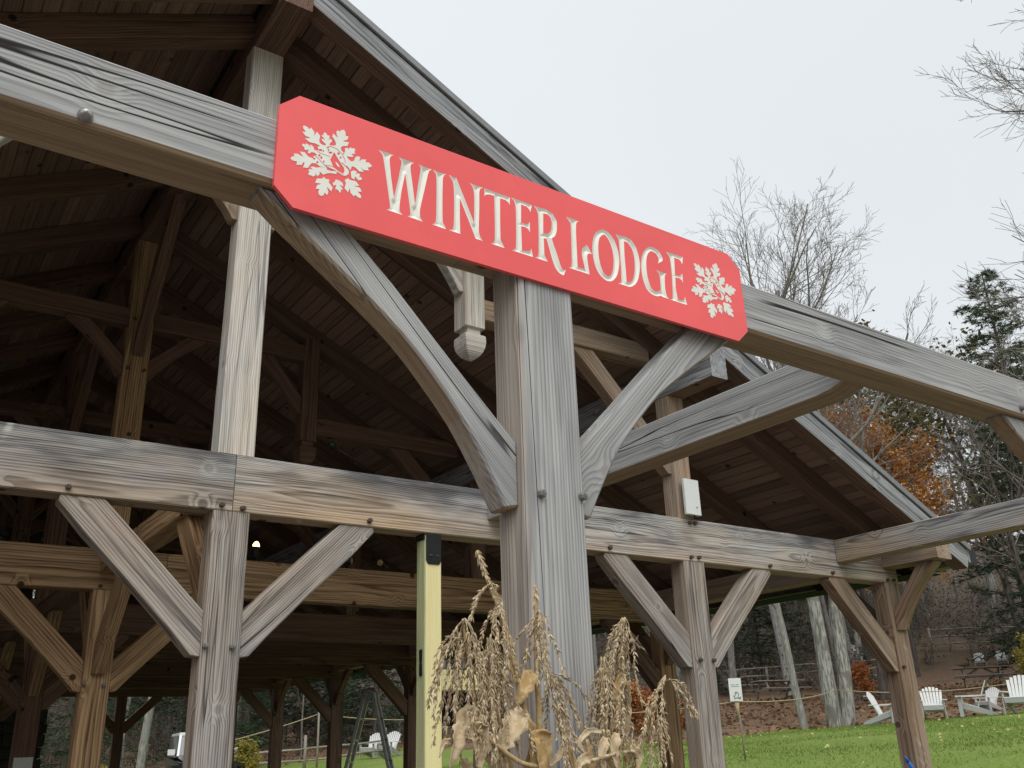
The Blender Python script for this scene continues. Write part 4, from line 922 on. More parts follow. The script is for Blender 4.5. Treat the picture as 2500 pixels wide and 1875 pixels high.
def picnic():
    r = empty("picnic_table", (0, 0, 0))
    def pt(name, acc, mat=W_FENCE): return obj(name, mesh_np(name, acc.V, acc.F, mat), r)
    for i in range(5): pt("top_plank", Acc().bar((-.95, -.3+i*.15, .74), (.95, -.3+i*.15, .74), .14, .04))
    for s in (-1, 1):
        for j in (0, 1): pt("seat_plank", Acc().bar((-.95, s*(.62+j*.15), .45), (.95, s*(.62+j*.15), .45), .14, .04))
        pt("seat_support", Acc().bar((s*.65, -.8, .41), (s*.65, .8, .41), .04, .09))
        pt("top_support", Acc().bar((s*.65, -.34, .70), (s*.65, .34, .70), .04, .08))
        for q in (-1, 1): pt("leg", Acc().bar((s*.61, q*.24, .72), (s*.61, q*.68, 0), .04, .10))
        pt("stay", Acc().bar((s*.60, 0, .42), (s*.12, 0, .70), .04, .08))
    return r
pt0 = picnic()
M = Matrix.Translation((34.9, 19.6, hgt(34.9, 19.6))) @ Matrix.Rotation(math.radians(-57), 4, 'Z')
pt0.matrix_basis = M; MW[pt0.name] = M
tag(pt0, "weathered picnic table on the leafy slope below the upper chairs", "picnic table", "picnic tables on the slope")
dup(pt0, Matrix.Translation((32.2, 27.0, hgt(32.2, 27.0))) @ Matrix.Rotation(math.radians(-22), 4, 'Z') @ Matrix.Scale(1.1, 4), "dark picnic table under the evergreens near the split rail fence")

# notice on a stake
nx, ny = 12.58, 11.435; nz_ = hgt(nx, ny)
sk = empty("staked_notice", (nx, ny, nz_), label="white notice with small black drawing on a thin stake in the lawn", cat="notice")
TOPZ = 1.6-.363+1.27
vd = Vector((.74, .672, 0)); rdir = Vector((.672, -.74, 0))
c0 = Vector((nx, ny, 0))
tube("stake", [(nx, ny, nz_), (nx-.005, ny, nz_+.5), tuple(Vector((nx, ny, TOPZ-.3))-rdir*.03)], [.014, .013, .012], W_FENCE, sk)
tube("torch_head", [tuple(c0-rdir*.03+Vector((0, 0, TOPZ-.66))), tuple(c0-rdir*.03+Vector((0, 0, TOPZ-.52))), tuple(c0-rdir*.03+Vector((0, 0, TOPZ-.40)))], [.012, .03, .035], M_ROPE, sk, sides=8)
def bq(name, u0, u1, z0, z1, off, mat):
    P = [c0+rdir*u0-vd*off+Vector((0, 0, z0)), c0+rdir*u1-vd*off+Vector((0, 0, z0)), c0+rdir*u1-vd*off+Vector((0, 0, z1)), c0+rdir*u0-vd*off+Vector((0, 0, z1))]
    P += [p+vd*.006 for p in P]
    Mi = MW[sk.name].inverted()
    return obj(name, mesh_np(name, [Mi @ p for p in P], [(0,1,2,3),(7,6,5,4),(0,4,5,1),(1,5,6,2),(2,6,7,3),(3,7,4,0)], mat), sk)
M_INK = plain("black_ink", (.03, .03, .035), .7)
M_GREYINK = plain("grey_ink", (.35, .36, .38), .7)
bq("board", -.135, .075, TOPZ-.375, TOPZ, .03, M_WHITEPL)
for i, (a, b, z) in enumerate([(-.105, -.035, .10), (-.02, .03, .10), (-.10, .04, .128)]): bq("print_line", a, b, TOPZ-z-.012, TOPZ-z, .032, M_GREYINK)
a = Acc()
for pts in ([(-.06, .30), (-.03, .25), (-.005, .23), (.015, .26), (.0, .30), (.03, .33), (.05, .30)], [(-.05, .33), (-.02, .32), (.02, .33), (.045, .345)], [(-.075, .285), (-.055, .31), (-.06, .34)], [(-.03, .25), (-.045, .235), (-.02, .225)]):
    a.tube([MW[sk.name].inverted() @ (c0+rdir*u-vd*.033+Vector((0, 0, TOPZ-v))) for u, v in pts], .0045, 4)
obj("drawing", mesh_np("drawing", a.V, a.F, M_INK), sk)

# ropes and rail fences
def sag(p, q, s=.12, n=10):
    p = Vector(p); q = Vector(q)
    return [p.lerp(q, i/n)-Vector((0, 0, s*4*(i/n)*(1-i/n))) for i in range(n+1)]
BT = (23.2, 17.4)
rp = empty("rope_line", (nx, ny, nz_), label="thin rope strung along the lawn from the notice past the double trunk tree", cat="rope")
tube("rope", sag((11.6, 14.5, 2.05), tuple(c0-rdir*.03+Vector((0, 0, TOPZ-.38))), .05), .011, M_ROPE, rp, 5)
tube("rope", sag(tuple(c0-rdir*.03+Vector((0, 0, TOPZ-.38))), (BT[0]-.3, BT[1]-.25, 2.68), .10), .012, M_ROPE, rp, 5)
tube("rope", sag((BT[0]-.3, BT[1]-.25, 2.68), (25.3, 11.0, 2.95), .30), .012, M_ROPE, rp, 5)
def post_at(x, y, h, parent, r=.05, name="fence_post"):
    return tube(name, [(x, y, hgt(x, y)-.1), (x+.01, y, hgt(x, y)+h*.5), (x, y, hgt(x, y)+h)], [r, r*.95, r*.8], W_FENCE, parent, 7)
post_at(25.3, 11.0, 1.0, rp, .04, "rope_post"); post_at(11.6, 14.5, 1.0, rp, .03, "rope_post")
def rail_fence(pts, label, heights=(.42, .80, 1.15), r=.045):
    f0 = empty("split_rail_fence", (pts[0][0], pts[0][1], hgt(*pts[0])), label=label, cat="fence")
    for (x, y) in pts: post_at(x, y, 1.25, f0, .07)
    for i in range(len(pts)-1):
        for h in heights:
            p, q = pts[i], pts[i+1]
            P = [(p[0]+(q[0]-p[0])*t, p[1]+(q[1]-p[1])*t, hgt(p[0], p[1])*(1-t)+hgt(q[0], q[1])*t+h+RND.uniform(-.05, .05)) for t in (-.03, .33, .66, 1.03)]
            tube("rail", P, [r*.7, r, r, r*.7], W_FENCE, f0, 5)
def arcp(az, d): return (d*math.sin(math.radians(az)), d*math.cos(math.radians(az)))
rail_fence([arcp(a, 49) for a in (46, 49.5, 53, 56)], "silvered split rail fence behind the double trunk tree")
rail_fence([arcp(a, 56-(.3*(a-58))) for a in (58.5, 61.5, 64.5, 68)], "split rail fence along the top of the slope above the upper chairs")
rail_fence([(11.2, 38.5), (15.4, 36.9), (19.6, 38.2)], "low rail fence on the far lawn seen through the pavilion", (.35, .75))
r2 = empty("far_rope_line", (15.7, 36.8, hgt(15.7, 36.8)), label="rope on a pale post beyond the pavilion, seen left of the ladder", cat="rope")
post_at(15.75, 36.5, 2.4, r2, .045, "rope_post")
hz = hgt(15.75, 36.5)+2.0
tube("rope", sag((15.75, 36.5, hz), (9.5, 34, hz-1.3), .1), .02, M_ROPE, r2, 5); tube("rope", sag((15.75, 36.5, hz), (23.5, 38, hz-.1), .2), .02, M_ROPE, r2, 5)

# blue marker and barrel near the right edge
M_BLUE = plain("blue_plastic", (.02, .16, .62), .3, .5, var=.05)
bs = empty("blue_stake", (4.95, 3.2, 0), label="blue pointed plastic stake at the bottom edge in front of the corner post", cat="stake")
tube("shaft", [(4.95, 3.2, .6), (4.85, 3.2, 1.36), (4.79, 3.2, 1.435)], .011, M_BLUE, bs, 8)
tube("tip", [(4.79, 3.2, 1.435), (4.776, 3.2, 1.452), (4.766, 3.2, 1.466)], [.010, .006, .001], M_BLUE, bs, 8)
tube("ferrule", [(4.95, 3.2, 0), (4.95, 3.2, .6)], .012, M_BLACK, bs, 8)
M_BARREL = wood("orange_stave_oak", (.45, .22, .08), (.2, .09, .03), (.48, .21, .07), (.24, .095, .03), .2, under=False)
bx, by = 3.70, 1.62
br = empty("wooden_barrel", (bx, by, 0), label="orange brown wooden barrel on a stand just inside the right edge", cat="barrel")
for i in range(16):
    a0 = 2*math.pi*i/16; a1 = 2*math.pi*(i+.94)/16; V = []; F = []
    for (z, r_) in ((.62, .235), (.8, .27), (1.05, .285), (1.3, .27), (1.54, .235)):
        for a_, rr_ in ((a0, r_), (a1, r_), (a1, r_-.025), (a0, r_-.025)): V.append((math.cos(a_)*rr_, math.sin(a_)*rr_, z))
    for j in range(4):
        for q in range(4): F.append((j*4+q, j*4+(q+1) % 4, (j+1)*4+(q+1) % 4, (j+1)*4+q))
    F += [(16, 17, 18, 19), (3, 2, 1, 0)]
    obj("stave", mesh_np("stave", V, F, M_BARREL), br)
for z in (.72, 1.42): tube("hoop", [(bx+.268*math.cos(t), by+.268*math.sin(t), z) for t in np.linspace(0, 2*math.pi, 25)], .012, M_BLACK, br, 5)
a = Acc().box(-.25, .25, -.25, .25, 0, .61); obj("stand", mesh_np("stand", a.V, a.F, W_INNER), br)
# ------------------------------------------------------------------ trees and undergrowth
def bark(name, c1, c2, scale=1.0, blotch=None):
    s = NT(name); P = s.n("TexCoord").outputs['Object']
    n1 = s.noise(s.vmath('MULTIPLY', P, (14*scale, 14*scale, 2.2*scale)), 1.0, 4, .65); n2 = s.noise(P, 1.3*scale, 3)
    c = s.mix(s.rng(n1, .35, .65), c1, c2)
    if blotch: c = s.mix(s.rng(n2, .5, .62), c, blotch)
    s.bump(n1, .8, .02)
    return s.fin(c, .9, .15)
B_GREY = bark("grey_bark", (.20, .19, .175), (.40, .39, .37), 1.2, (.30, .29, .27))
B_DARK = bark("dark_bark", (.075, .065, .057), (.17, .15, .13))
B_BROWN = bark("brown_twig_bark", (.17, .15, .135), (.30, .27, .245))
B_PALE = bark("pale_lichen_bark", (.13, .125, .115), (.44, .43, .40), 1., (.20, .18, .16))
def leafmat(name, cols, transl=.25):
    s = NT(name); rnd = s.n("TexCoord").outputs['Object']
    n = s.n("TexWhiteNoise", noise_dimensions='3D'); s.put(n.inputs['Vector'], s.vmath('MULTIPLY', s.n("NewGeometry").outputs['Position'], (9., 9., 9.)))
    n1 = s.noise(rnd, .9, 3); n2 = s.noise(rnd, 6., 2)
    c = s.mix(s.rng(n1, .35, .65), cols[0], cols[1]); c = s.mix(s.math('MULTIPLY', s.rng(n2, .4, .62), .8), c, cols[2])
    s.fin(c, .7, .2)
    try: s.b.inputs['Transmission Weight'].default_value = 0
    except KeyError: pass
    tr = s.n("BsdfTranslucent"); s.put(tr.inputs[0], c); mxs = s.n("MixShader"); mxs.inputs[0].default_value = transl
    s.t.links.new(s.b.outputs[0], mxs.inputs[1]); s.t.links.new(tr.outputs[0], mxs.inputs[2]); s.t.links.new(mxs.outputs[0], s.out.inputs[0])
    return s.m
L_ORANGE = leafmat("orange_oak_leaf", ((.42, .17, .045), (.30, .10, .045), (.48, .27, .07)))
L_RED = leafmat("red_maple_leaf", ((.40, .12, .05), (.30, .05, .035), (.45, .25, .07)))
L_YEL = leafmat("yellow_shrub_leaf", ((.42, .33, .05), (.30, .25, .05), (.26, .25, .07)))
L_OLIVE = leafmat("olive_autumn_leaf", ((.13, .12, .045), (.17, .125, .045), (.10, .10, .05)))
L_PINE = leafmat("pine_needle", ((.085, .13, .075), (.06, .095, .06), (.13, .17, .09)), .1)
L_HEM = leafmat("hemlock_needle", ((.03, .058, .034), (.04, .072, .04), (.06, .09, .048)), .1)
L_BRUSH = leafmat("dry_brush_leaf", ((.14, .12, .085), (.10, .097, .07), (.19, .15, .095)))
L_DEAD = leafmat("fallen_leaf", ((.25, .15, .085), (.17, .10, .06), (.33, .21, .12)), .05)
L_LAWNLEAF = leafmat("fallen_yellow_leaf", ((.55, .45, .16), (.62, .55, .28), (.42, .28, .12)), .05)
L_GRASS = leafmat("grass_blade", ((.17, .26, .05), (.12, .20, .036), (.25, .31, .09)), .2)

def np_tubes(branches, mat, name):
    """branches: list of (pts (n,3) array, r0, r1, sides)"""
    Vs = []; Qs = []; base = 0
    for pts, r0, r1, sides in branches:
        n = len(pts)
        d = np.gradient(pts, axis=0); d /= np.linalg.norm(d, axis=1, keepdims=True)+1e-9
        ref = np.array([.37, .58, .1]) if abs(d[0, 2]) > .7 else np.array([.1, .05, 1.])
        a = np.cross(d, ref); a /= np.linalg.norm(a, axis=1, keepdims=True)+1e-9
        b = np.cross(d, a)
        r = np.linspace(r0, r1, n)[:, None, None]
        t = np.arange(sides)*2*np.pi/sides
        ring = pts[:, None, :]+r*(a[:, None, :]*np.cos(t)[None, :, None]+b[:, None, :]*np.sin(t)[None, :, None])
        Vs.append(ring.reshape(-1, 3))
        i = np.arange(n-1)[:, None]*sides; s = np.arange(sides)[None]; s2 = (s+1) % sides
        Qs.append((np.stack([i+s, i+s2, i+s2+sides, i+s+sides], -1).reshape(-1, 4))+base)
        base += n*sides
    return mesh_arr(name, np.concatenate(Vs), np.concatenate(Qs), mat, 4, True)
def perp(d, rg):
    v = rg.normal(size=3); v -= d*(v@d); return v/(np.linalg.norm(v)+1e-9)
def grow(rg, p0, d0, L, r0, lvl, maxl, out, tips, spread, up, nch, fork=.0):
    n = 9 if lvl == 0 else (6 if lvl == 1 else 4)
    pts = [np.array(p0, float)]; d = np.array(d0, float)
    for i in range(n-1):
        d = d+rg.normal(size=3)*(.05 if lvl == 0 else .12)+np.array([0, 0, up[min(lvl, len(up)-1)]])*.15
        d /= np.linalg.norm(d); pts.append(pts[-1]+d*L/(n-1))
    pts = np.array(pts); r1 = r0*(.35 if lvl < maxl else .45)
    out[min(lvl, 2)].append((pts, r0, r1, (8, 6, 4, 3, 3)[min(lvl, 4)]))
    if lvl >= maxl: tips.append((pts[-1], d)); tips.append((pts[len(pts)//2], d)); return
    k_ = nch[lvl]
    for i in range(k_):
        t = (.30 if lvl == 0 else .2)+(.7 if lvl == 0 else .8)*(i+rg.uniform(.1, .9))/k_
        q = t*(n-1); j = min(int(q), n-2); f_ = q-j
        p = pts[j]*(1-f_)+pts[j+1]*f_
        dd = pts[j+1]-pts[j]; dd /= np.linalg.norm(dd)
        a = spread[min(lvl, len(spread)-1)]*rg.uniform(.75, 1.25)
        nd = dd*math.cos(a)+perp(dd, rg)*math.sin(a)
        rr_ = (r0+(r1-r0)*t)*rg.uniform(.42, .6)
        ll = L*rg.uniform(.32, .5)*(1.15-t*.55) if lvl == 0 else L*rg.uniform(.4, .62)*(1.1-t*.4)
        grow(rg, p, nd, ll, rr_, lvl+1, maxl, out, tips, spread, up, nch)
def leaf_cards(centers, rg, per, rad, size, mat, name, flat=.5, elong=1.6):
    C = np.repeat(np.asarray(centers), per, axis=0); n = len(C)
    C = C+rg.normal(size=(n, 3))*rad
    a = rg.normal(size=(n, 3)); a[:, 2] *= flat; a /= np.linalg.norm(a, axis=1, keepdims=True)
    b = np.cross(a, rg.normal(size=(n, 3))); b /= np.linalg.norm(b, axis=1, keepdims=True)+1e-9
    s = size*rg.uniform(.6, 1.35, size=(n, 1))
    u = a*s*elong*.5; v = b*s*.5
    V = np.stack([C-u, C+v*.8-u*.1, C+u, C-v*.8-u*.1], 1).reshape(-1, 3)
    return mesh_arr(name, V, np.arange(n*4).reshape(-1, 4), mat, 4)
TREE = {}
def bare_variant(key, seed, H, r, nch, spread, up, maxl, stems=1, barkm=B_GREY, twigm=B_BROWN, thick=1.0, leaves=None):
    rg = np.random.default_rng(seed); out = [[], [], []]; tips = []
    for s_ in range(stems):
        a = 2*math.pi*s_/max(1, stems)+rg.uniform(0, 1); ln = .045 if stems > 1 else .03
        grow(rg, (math.cos(a)*(r*.7 if stems > 1 else 0), math.sin(a)*(r*.7 if stems > 1 else 0), -.2), np.array([math.cos(a)*ln, math.sin(a)*ln, 1.]), H*rg.uniform(.9, 1.0), r*(1 if stems == 1 else .8), 0, maxl, out, tips, spread, up, nch)
    tr = np_tubes(out[0], barkm, "trunk")
    cr = np_tubes([(p, max(a, .006*thick), max(b, .005*thick), s) for p, a, b, s in out[1]+out[2]], twigm, "crown")
    lf = None
    if leaves:
        m, per, rad, size = leaves
        lf = leaf_cards([t[0] for t in tips], rg, per, rad, size, m, "foliage")
    TREE[key] = (tr, cr, lf)
def place(key, name, x, y, rz, s, label, cat="tree", group=None, sz=None):
    o = empty(name, (x, y, hgt(x, y)), rz, label, cat, group, s)
    if sz: o.scale = (s, s, s*sz); MW[o.name] = Matrix.Translation((x, y, hgt(x, y))) @ Matrix.Rotation(rz, 4, 'Z') @ Matrix.Diagonal((s, s, s*sz, 1))
    tr, cr, lf = TREE[key]
    for nm, me in (("trunk", tr), ("crown", cr), ("foliage", lf)):
        if me is not None:
            c = bpy.data.objects.new(nm, me); COL.objects.link(c); c.parent = o; MW[c.name] = MW[o.name]
    return o
def conifer(key, seed, H, r, nwh, rad, mat, tuft, droop, per, base=.12, barkm=B_DARK):
    rg = np.random.default_rng(seed); br = []; cen = []
    tr = [(np.array([[0, 0, -.2], [.05, 0, H*.3], [0, .06, H*.65], [0, 0, H]]), r, r*.12, 8)]
    for i in range(nwh):
        t = base+(1-base)*(i/nwh)**.9
        z = H*t; L = rad*((1-t)**(.5 if key[0] == "p" else .75))*rg.uniform(.75, 1.15)+.25
        for j in range(rg.integers(4, 7)):
            a = rg.uniform(0, 2*math.pi); l = L*rg.uniform(.6, 1.1)
            q = np.linspace(0, 1, 5)[:, None]
            p = np.concatenate([q*l*math.cos(a), q*l*math.sin(a), z+q*l*.18*(1-droop)-q*q*l*.35*droop+q*q*l*.12*(1-droop)], 1)
            br.append((p, max(.012, .035*(1-t)+.012), .006, 4))
            m_ = max(2, int(l*tuft))
            for u in rg.uniform(.28, 1.05, m_):
                k_ = min(3, int(u*4)); f_ = min(1.1, u*4-k_); cc = p[k_]*(1-f_)+p[k_+1]*f_
                sd = (1.1-u)*l*.34
                cen.append(cc+np.array([-math.sin(a), math.cos(a), 0])*rg.normal()*sd+np.array([0, 0, rg.normal()*.07]))
    # each tuft: spray of thin needles bundles
    C = np.repeat(np.array(cen), per, axis=0); n = len(C)
    d = rg.normal(size=(n, 3)); d[:, 2] = d[:, 2]*.5+.25*(1-2*droop); d /= np.linalg.norm(d, axis=1, keepdims=True)
    w = np.cross(d, rg.normal(size=(n, 3))); w /= np.linalg.norm(w, axis=1, keepdims=True)
    ln = rg.uniform(.16, .34, size=(n, 1)); wd = rg.uniform(.012, .03, size=(n, 1))
    V = np.stack([C-w*wd, C+w*wd, C+d*ln], 1).reshape(-1, 3)
    TREE[key] = (np_tubes(tr, barkm, "trunk"), np_tubes(br, B_DARK, "limbs"), mesh_arr("foliage", V, np.arange(n*3).reshape(-1, 3), mat, 3))

bare_variant("big", 5, 17.5, .34, (12, 8, 6, 4), (.50, .60, .6), (.1, .55, .3), 4, stems=2, barkm=B_PALE, thick=1.2)
bare_variant("b1", 21, 17, .19, (13, 6, 5, 3), (.75, .65, .65), (.05, .35, .25), 4, thick=1.25)
bare_variant("b2", 22, 19, .22, (12, 7, 4, 3), (.60, .6, .7), (.05, .5, .2), 4, barkm=B_PALE, thick=1.25)
bare_variant("b3", 23, 14, .13, (15, 6, 4, 3), (.95, .7, .6), (.02, .12, .15), 4, barkm=B_DARK, thick=1.2)
bare_variant("sap", 24, 7.5, .055, (10, 5, 4), (.7, .6, .6), (.02, .4, .2), 3, barkm=B_BROWN, thick=1.2)
bare_variant("wide", 26, 19, .30, (17, 9, 6, 5), (.95, .65, .55), (.05, .35, .25), 4, thick=1.2)
bare_variant("oak", 27, 11.5, .20, (12, 6, 5), (.85, .7, .7), (.05, .3, .2), 3, barkm=B_DARK, leaves=(L_ORANGE, 17, .30, .13))
bare_variant("olive", 28, 11, .17, (12, 6, 5), (.8, .7, .7), (.05, .3, .2), 3, barkm=B_DARK, leaves=(L_OLIVE, 6, .35, .15))
bare_variant("yel", 29, 2.3, .03, (10, 5, 4), (.8, .7, .7), (.0, .2, .2), 3, stems=3, leaves=(L_YEL, 4, .10, .09))
bare_variant("redm", 30, 3.2, .035, (10, 5, 4), (.9, .7, .7), (.0, .1, .1), 3, stems=2, leaves=(L_RED, 6, .14, .12))
conifer("pine", 31, 20, .28, 24, 4.2, L_PINE, 8.5, .15, 18, base=.35)
conifer("pine2", 32, 17, .24, 20, 3.8, L_PINE, 5.5, .15, 14, base=.18)
conifer("hem", 33, 14, .22, 30, 4.0, L_HEM, 6.5, .8, 9, base=.05)
conifer("hem2", 34, 9, .15, 24, 3.0, L_HEM, 6.5, .8, 8, base=.03)

place("big", "bare_tree", BT[0], BT[1], 2.1, .80, "tall grey double trunk bare tree at the lawn edge behind the right brace", "tree")
place("b1", "bare_tree", 22.6, 18.17, .7, .62, "slim grey bare tree just left of the double trunk tree", "tree")
x, y = arcp(81.8, 28); place("wide", "bare_tree", x, y, 1.3, 1.04, "large bare tree whose twigs reach in from the right edge against the sky", "tree")
place("pine", "pine_tree", 41.2, 19.0, .4, .92, "green pine rising above the sign beam at far right", "tree")
place("oak", "oak_tree", 31.1, 21.3, .3, .86, "oak with orange autumn leaves right of the roof edge", "tree")
x, y = arcp(65, 37); place("b3", "bare_tree", x, y, 2., .9, "leaning thin tree with bare side branches at the right edge", "tree")
place("hem", "hemlock_tree", 38.6, 33.6, 0, .95, "dark green hemlock behind the picnic table under the eave", "tree")
place("hem2", "hemlock_tree", 35.0, 35.0, 1, .9, "dark drooping hemlock left of the hemlock by the picnic table", "tree")
place("hem2", "hemlock_tree", 31.1, 21.9, 2, .22, "low green evergreen shrub beside the corner post brace", "shrub")
x, y = arcp(41.5, 24.5); place("redm", "maple_sapling", x, y, 0, .46, "red and orange maple sapling behind the second side post", "tree")
x, y = arcp(43.6, 25.5); place("redm", "maple_sapling", x, y, 2, .38, "small orange maple sapling left of the staked notice", "tree")
x, y = arcp(54.3, 36); place("redm", "maple_sapling", x, y, 1, .42, "dull red maple sapling behind the corner post brace", "tree")
place("yel", "yellow_shrub", 10.0, 28.3, .5, .55, "yellow leaved shrub seen through the pavilion left of the ladder", "shrub")
x, y = arcp(19.5, 27); place("yel", "yellow_shrub", 6.0, 27.5, 1.5, .42, "small yellow shrub behind the parked car", "shrub")
x, y = arcp(63.5, 33.5); place("yel", "yellow_shrub", x, y, 2.5, .7, "yellow leaved shrub at the right edge by the upper picnic table", "shrub")
x, y = arcp(43.2, 34); place("olive", "autumn_tree", x, y, .2, .75, "brown green leafy tree behind the staked notice", "tree")
x, y = arcp(57.4, 50); place("olive", "autumn_tree", x, y, 1.2, 1.45, "olive leafed tree behind the orange oak", "tree")
x, y = arcp(63.0, 47); place("olive", "autumn_tree", x, y, 2.2, 1.2, "thin olive leafed tree under the pine at right", "tree")
rt_ = np.random.default_rng(77)
for i, (az, d, key, s) in enumerate([(45.5, 40, "b2", .78), (47.6, 43, "b1", .90), (52.6, 39, "b2", .86), (50.6, 46, "b1", .92)]):
    x, y = arcp(az, d); place(key, "bare_tree", x, y, i*1.7, s, "tall bare tree whose crown shows above the right half of the sign", "tree", "bare trees above the sign")
# the wood on the hillside
spots = []
for i in range(1500):
    az = rt_.uniform(2, 70); d = rt_.uniform(36, 78)
    if d < edge_d(*arcp(az, d))+3: continue
    x, y = arcp(az, d)
    if any((x-a)**2+(y-b)**2 < 5 for a, b in spots): continue
    if (abs(az-59.5) < 4 and d < 56) or (abs(az-50) < 4 and d < 46): continue
    spots.append((x, y))
    if len(spots) >= 125: break
for i, (x, y) in enumerate(spots):
    az = math.degrees(math.atan2(x, y)); u = rt_.uniform()
    if u < .27: place("hem" if rt_.uniform() < .5 else "pine2", "evergreen_tree", x, y, rt_.uniform(0, 6), rt_.uniform(.7, 1.05), "dark evergreen among the bare trees of the hillside wood", "tree", "evergreens in the hillside wood")
    elif u < .36: place("sap", "young_tree", x, y, rt_.uniform(0, 6), rt_.uniform(.8, 1.25), "thin bare young tree in the hillside wood", "tree", "young trees in the hillside wood")
    else: place(["b1", "b2", "b3"][i % 3], "woodland_tree", x, y, rt_.uniform(0, 6), rt_.uniform(.62, .88), "bare grey tree in the hillside wood", "tree", "bare trees in the hillside wood")
for (x, y, key, s) in [(3.5, 33, "b2", .8), (5.2, 36, "b1", .85), (7.0, 39, "hem", .8), (8.8, 35.5, "b1", .8), (12.5, 41, "b3", .9), (14.5, 45, "hem", .9), (17.5, 50, "pine2", .9), (2.2, 38, "b3", .9), (10.5, 46, "b2", .9), (20, 55, "hem", 1.0), (13, 39, "sap", 1.1), (24, 54, "hem", 1.), (28, 52, "b1", .9)]:
    place(key, "woodland_tree" if key[0] != 'h' else "evergreen_tree", x, y, x, s, "bare grey tree beyond the far end of the pavilion" if key[0] in 'bs' else "dark evergreen beyond the far end of the pavilion", "tree", "trees beyond the far end of the pavilion" if key[0] in 'bs' else "evergreens beyond the far end of the pavilion")

# undergrowth: dry twigs and leaves over the whole slope
rg = np.random.default_rng(5)
br = []; cen = []
for i in range(2400):
    az = rg.uniform(0, 72); E0 = edge_d(*arcp(az, 50)); d = E0+2.5+rg.uniform(0, 1)**1.2*40
    x, y = arcp(az, d)
    if (abs(az-59.5) < 5 and d < 53) or (abs(az-50) < 4.5 and d < 46) or (x-32)**2+(y-26.5)**2 < 8: continue
    if d-E0 < 9 and rg.uniform() < .72: continue
    h = hgt(x, y); hh = rg.uniform(.6, 2.6) if d-E0 > 9 else rg.uniform(.3, .9)
    for j in range(8):
        a = rg.uniform(0, 6.28); tl = rg.uniform(.1, .75); l = hh*rg.uniform(.5, 1.1)
        p = np.array([[x, y, h], [x+math.cos(a)*tl*l*.4, y+math.sin(a)*tl*l*.4, h+l*.55], [x+math.cos(a)*tl*l, y+math.sin(a)*tl*l, h+l*(1-.3*tl)]])
        br.append((p, .012, .005, 3)); cen.append(p[2]); cen.append(p[1])
        for q in range(2):
            a2 = a+rg.uniform(-1.5, 1.5); m_ = p[1]; e_ = m_+np.array([math.cos(a2)*.35*l, math.sin(a2)*.35*l, .3*l])
            br.append((np.array([m_, (m_+e_)/2+rg.normal(size=3)*.05, e_]), .008, .004, 3)); cen.append(e_)
tag(obj("undergrowth_twigs", np_tubes(br, B_BROWN, "undergrowth_twigs")), "tangle of dry brown twigs covering the wooded slope", "undergrowth", kind="stuff")
tag(obj("undergrowth_leaves", leaf_cards(cen, rg, 2, .22, .10, L_BRUSH, "undergrowth_leaves")), "withered leaves on the undergrowth of the wooded slope", "undergrowth", kind="stuff")
# fallen leaves on the slope and on the lawn
C = []
for i in range(9000):
    az = rg.uniform(20, 70); E0 = edge_d(*arcp(az, 40)); d = E0+rg.uniform(-.2, 16); x, y = arcp(az, d); C.append((x, y, hgt(x, y)+.03))
tag(obj("leaf_litter", leaf_cards(C, rg, 1, .02, .13, L_DEAD, "leaf_litter", flat=.25, elong=1.2)), "brown fallen leaves lying on the slope above the lawn", "leaves", kind="stuff")
C = []
for i in range(230):
    az = rg.uniform(42, 68); d = 28-rg.uniform(0, 1)**1.6*15; x, y = arcp(az, d); C.append((x, y, hgt(x, y)+.045))
tag(obj("lawn_leaves", leaf_cards(C, rg, 1, .01, .06, L_LAWNLEAF, "lawn_leaves", flat=.2, elong=1.2)), "pale yellow fallen leaves scattered over the green lawn", "leaves", kind="stuff")
# grass blades where the lawn is seen
n = 70000
az = np.radians(rg.uniform(20, 70, n)); d = 12+rg.uniform(0, 1, n)**.8*17
x = d*np.sin(az); y = d*np.cos(az)
hz_ = np.array([hgt(a, b) for a, b in zip(x, y)])
ok = np.array([d_ < edge_d(a, b) for d_, a, b in zip(d, x, y)])
P0 = np.stack([x, y, hz_], 1)[ok]; n = len(P0)
t = rg.uniform(0, 6.28, n); w = np.stack([np.cos(t), np.sin(t), np.zeros(n)], 1)*rg.uniform(.005, .010, (n, 1))
tipd = np.stack([rg.normal(size=n)*.025, rg.normal(size=n)*.025, rg.uniform(.02, .055, n)], 1)
V = np.stack([P0-w, P0+w, P0+tipd], 1).reshape(-1, 3)
tag(obj("lawn_grass", mesh_arr("lawn_grass", V, np.arange(n*3).reshape(-1, 3), L_GRASS, 3)), "short green grass blades of the lawn", "grass", kind="stuff")
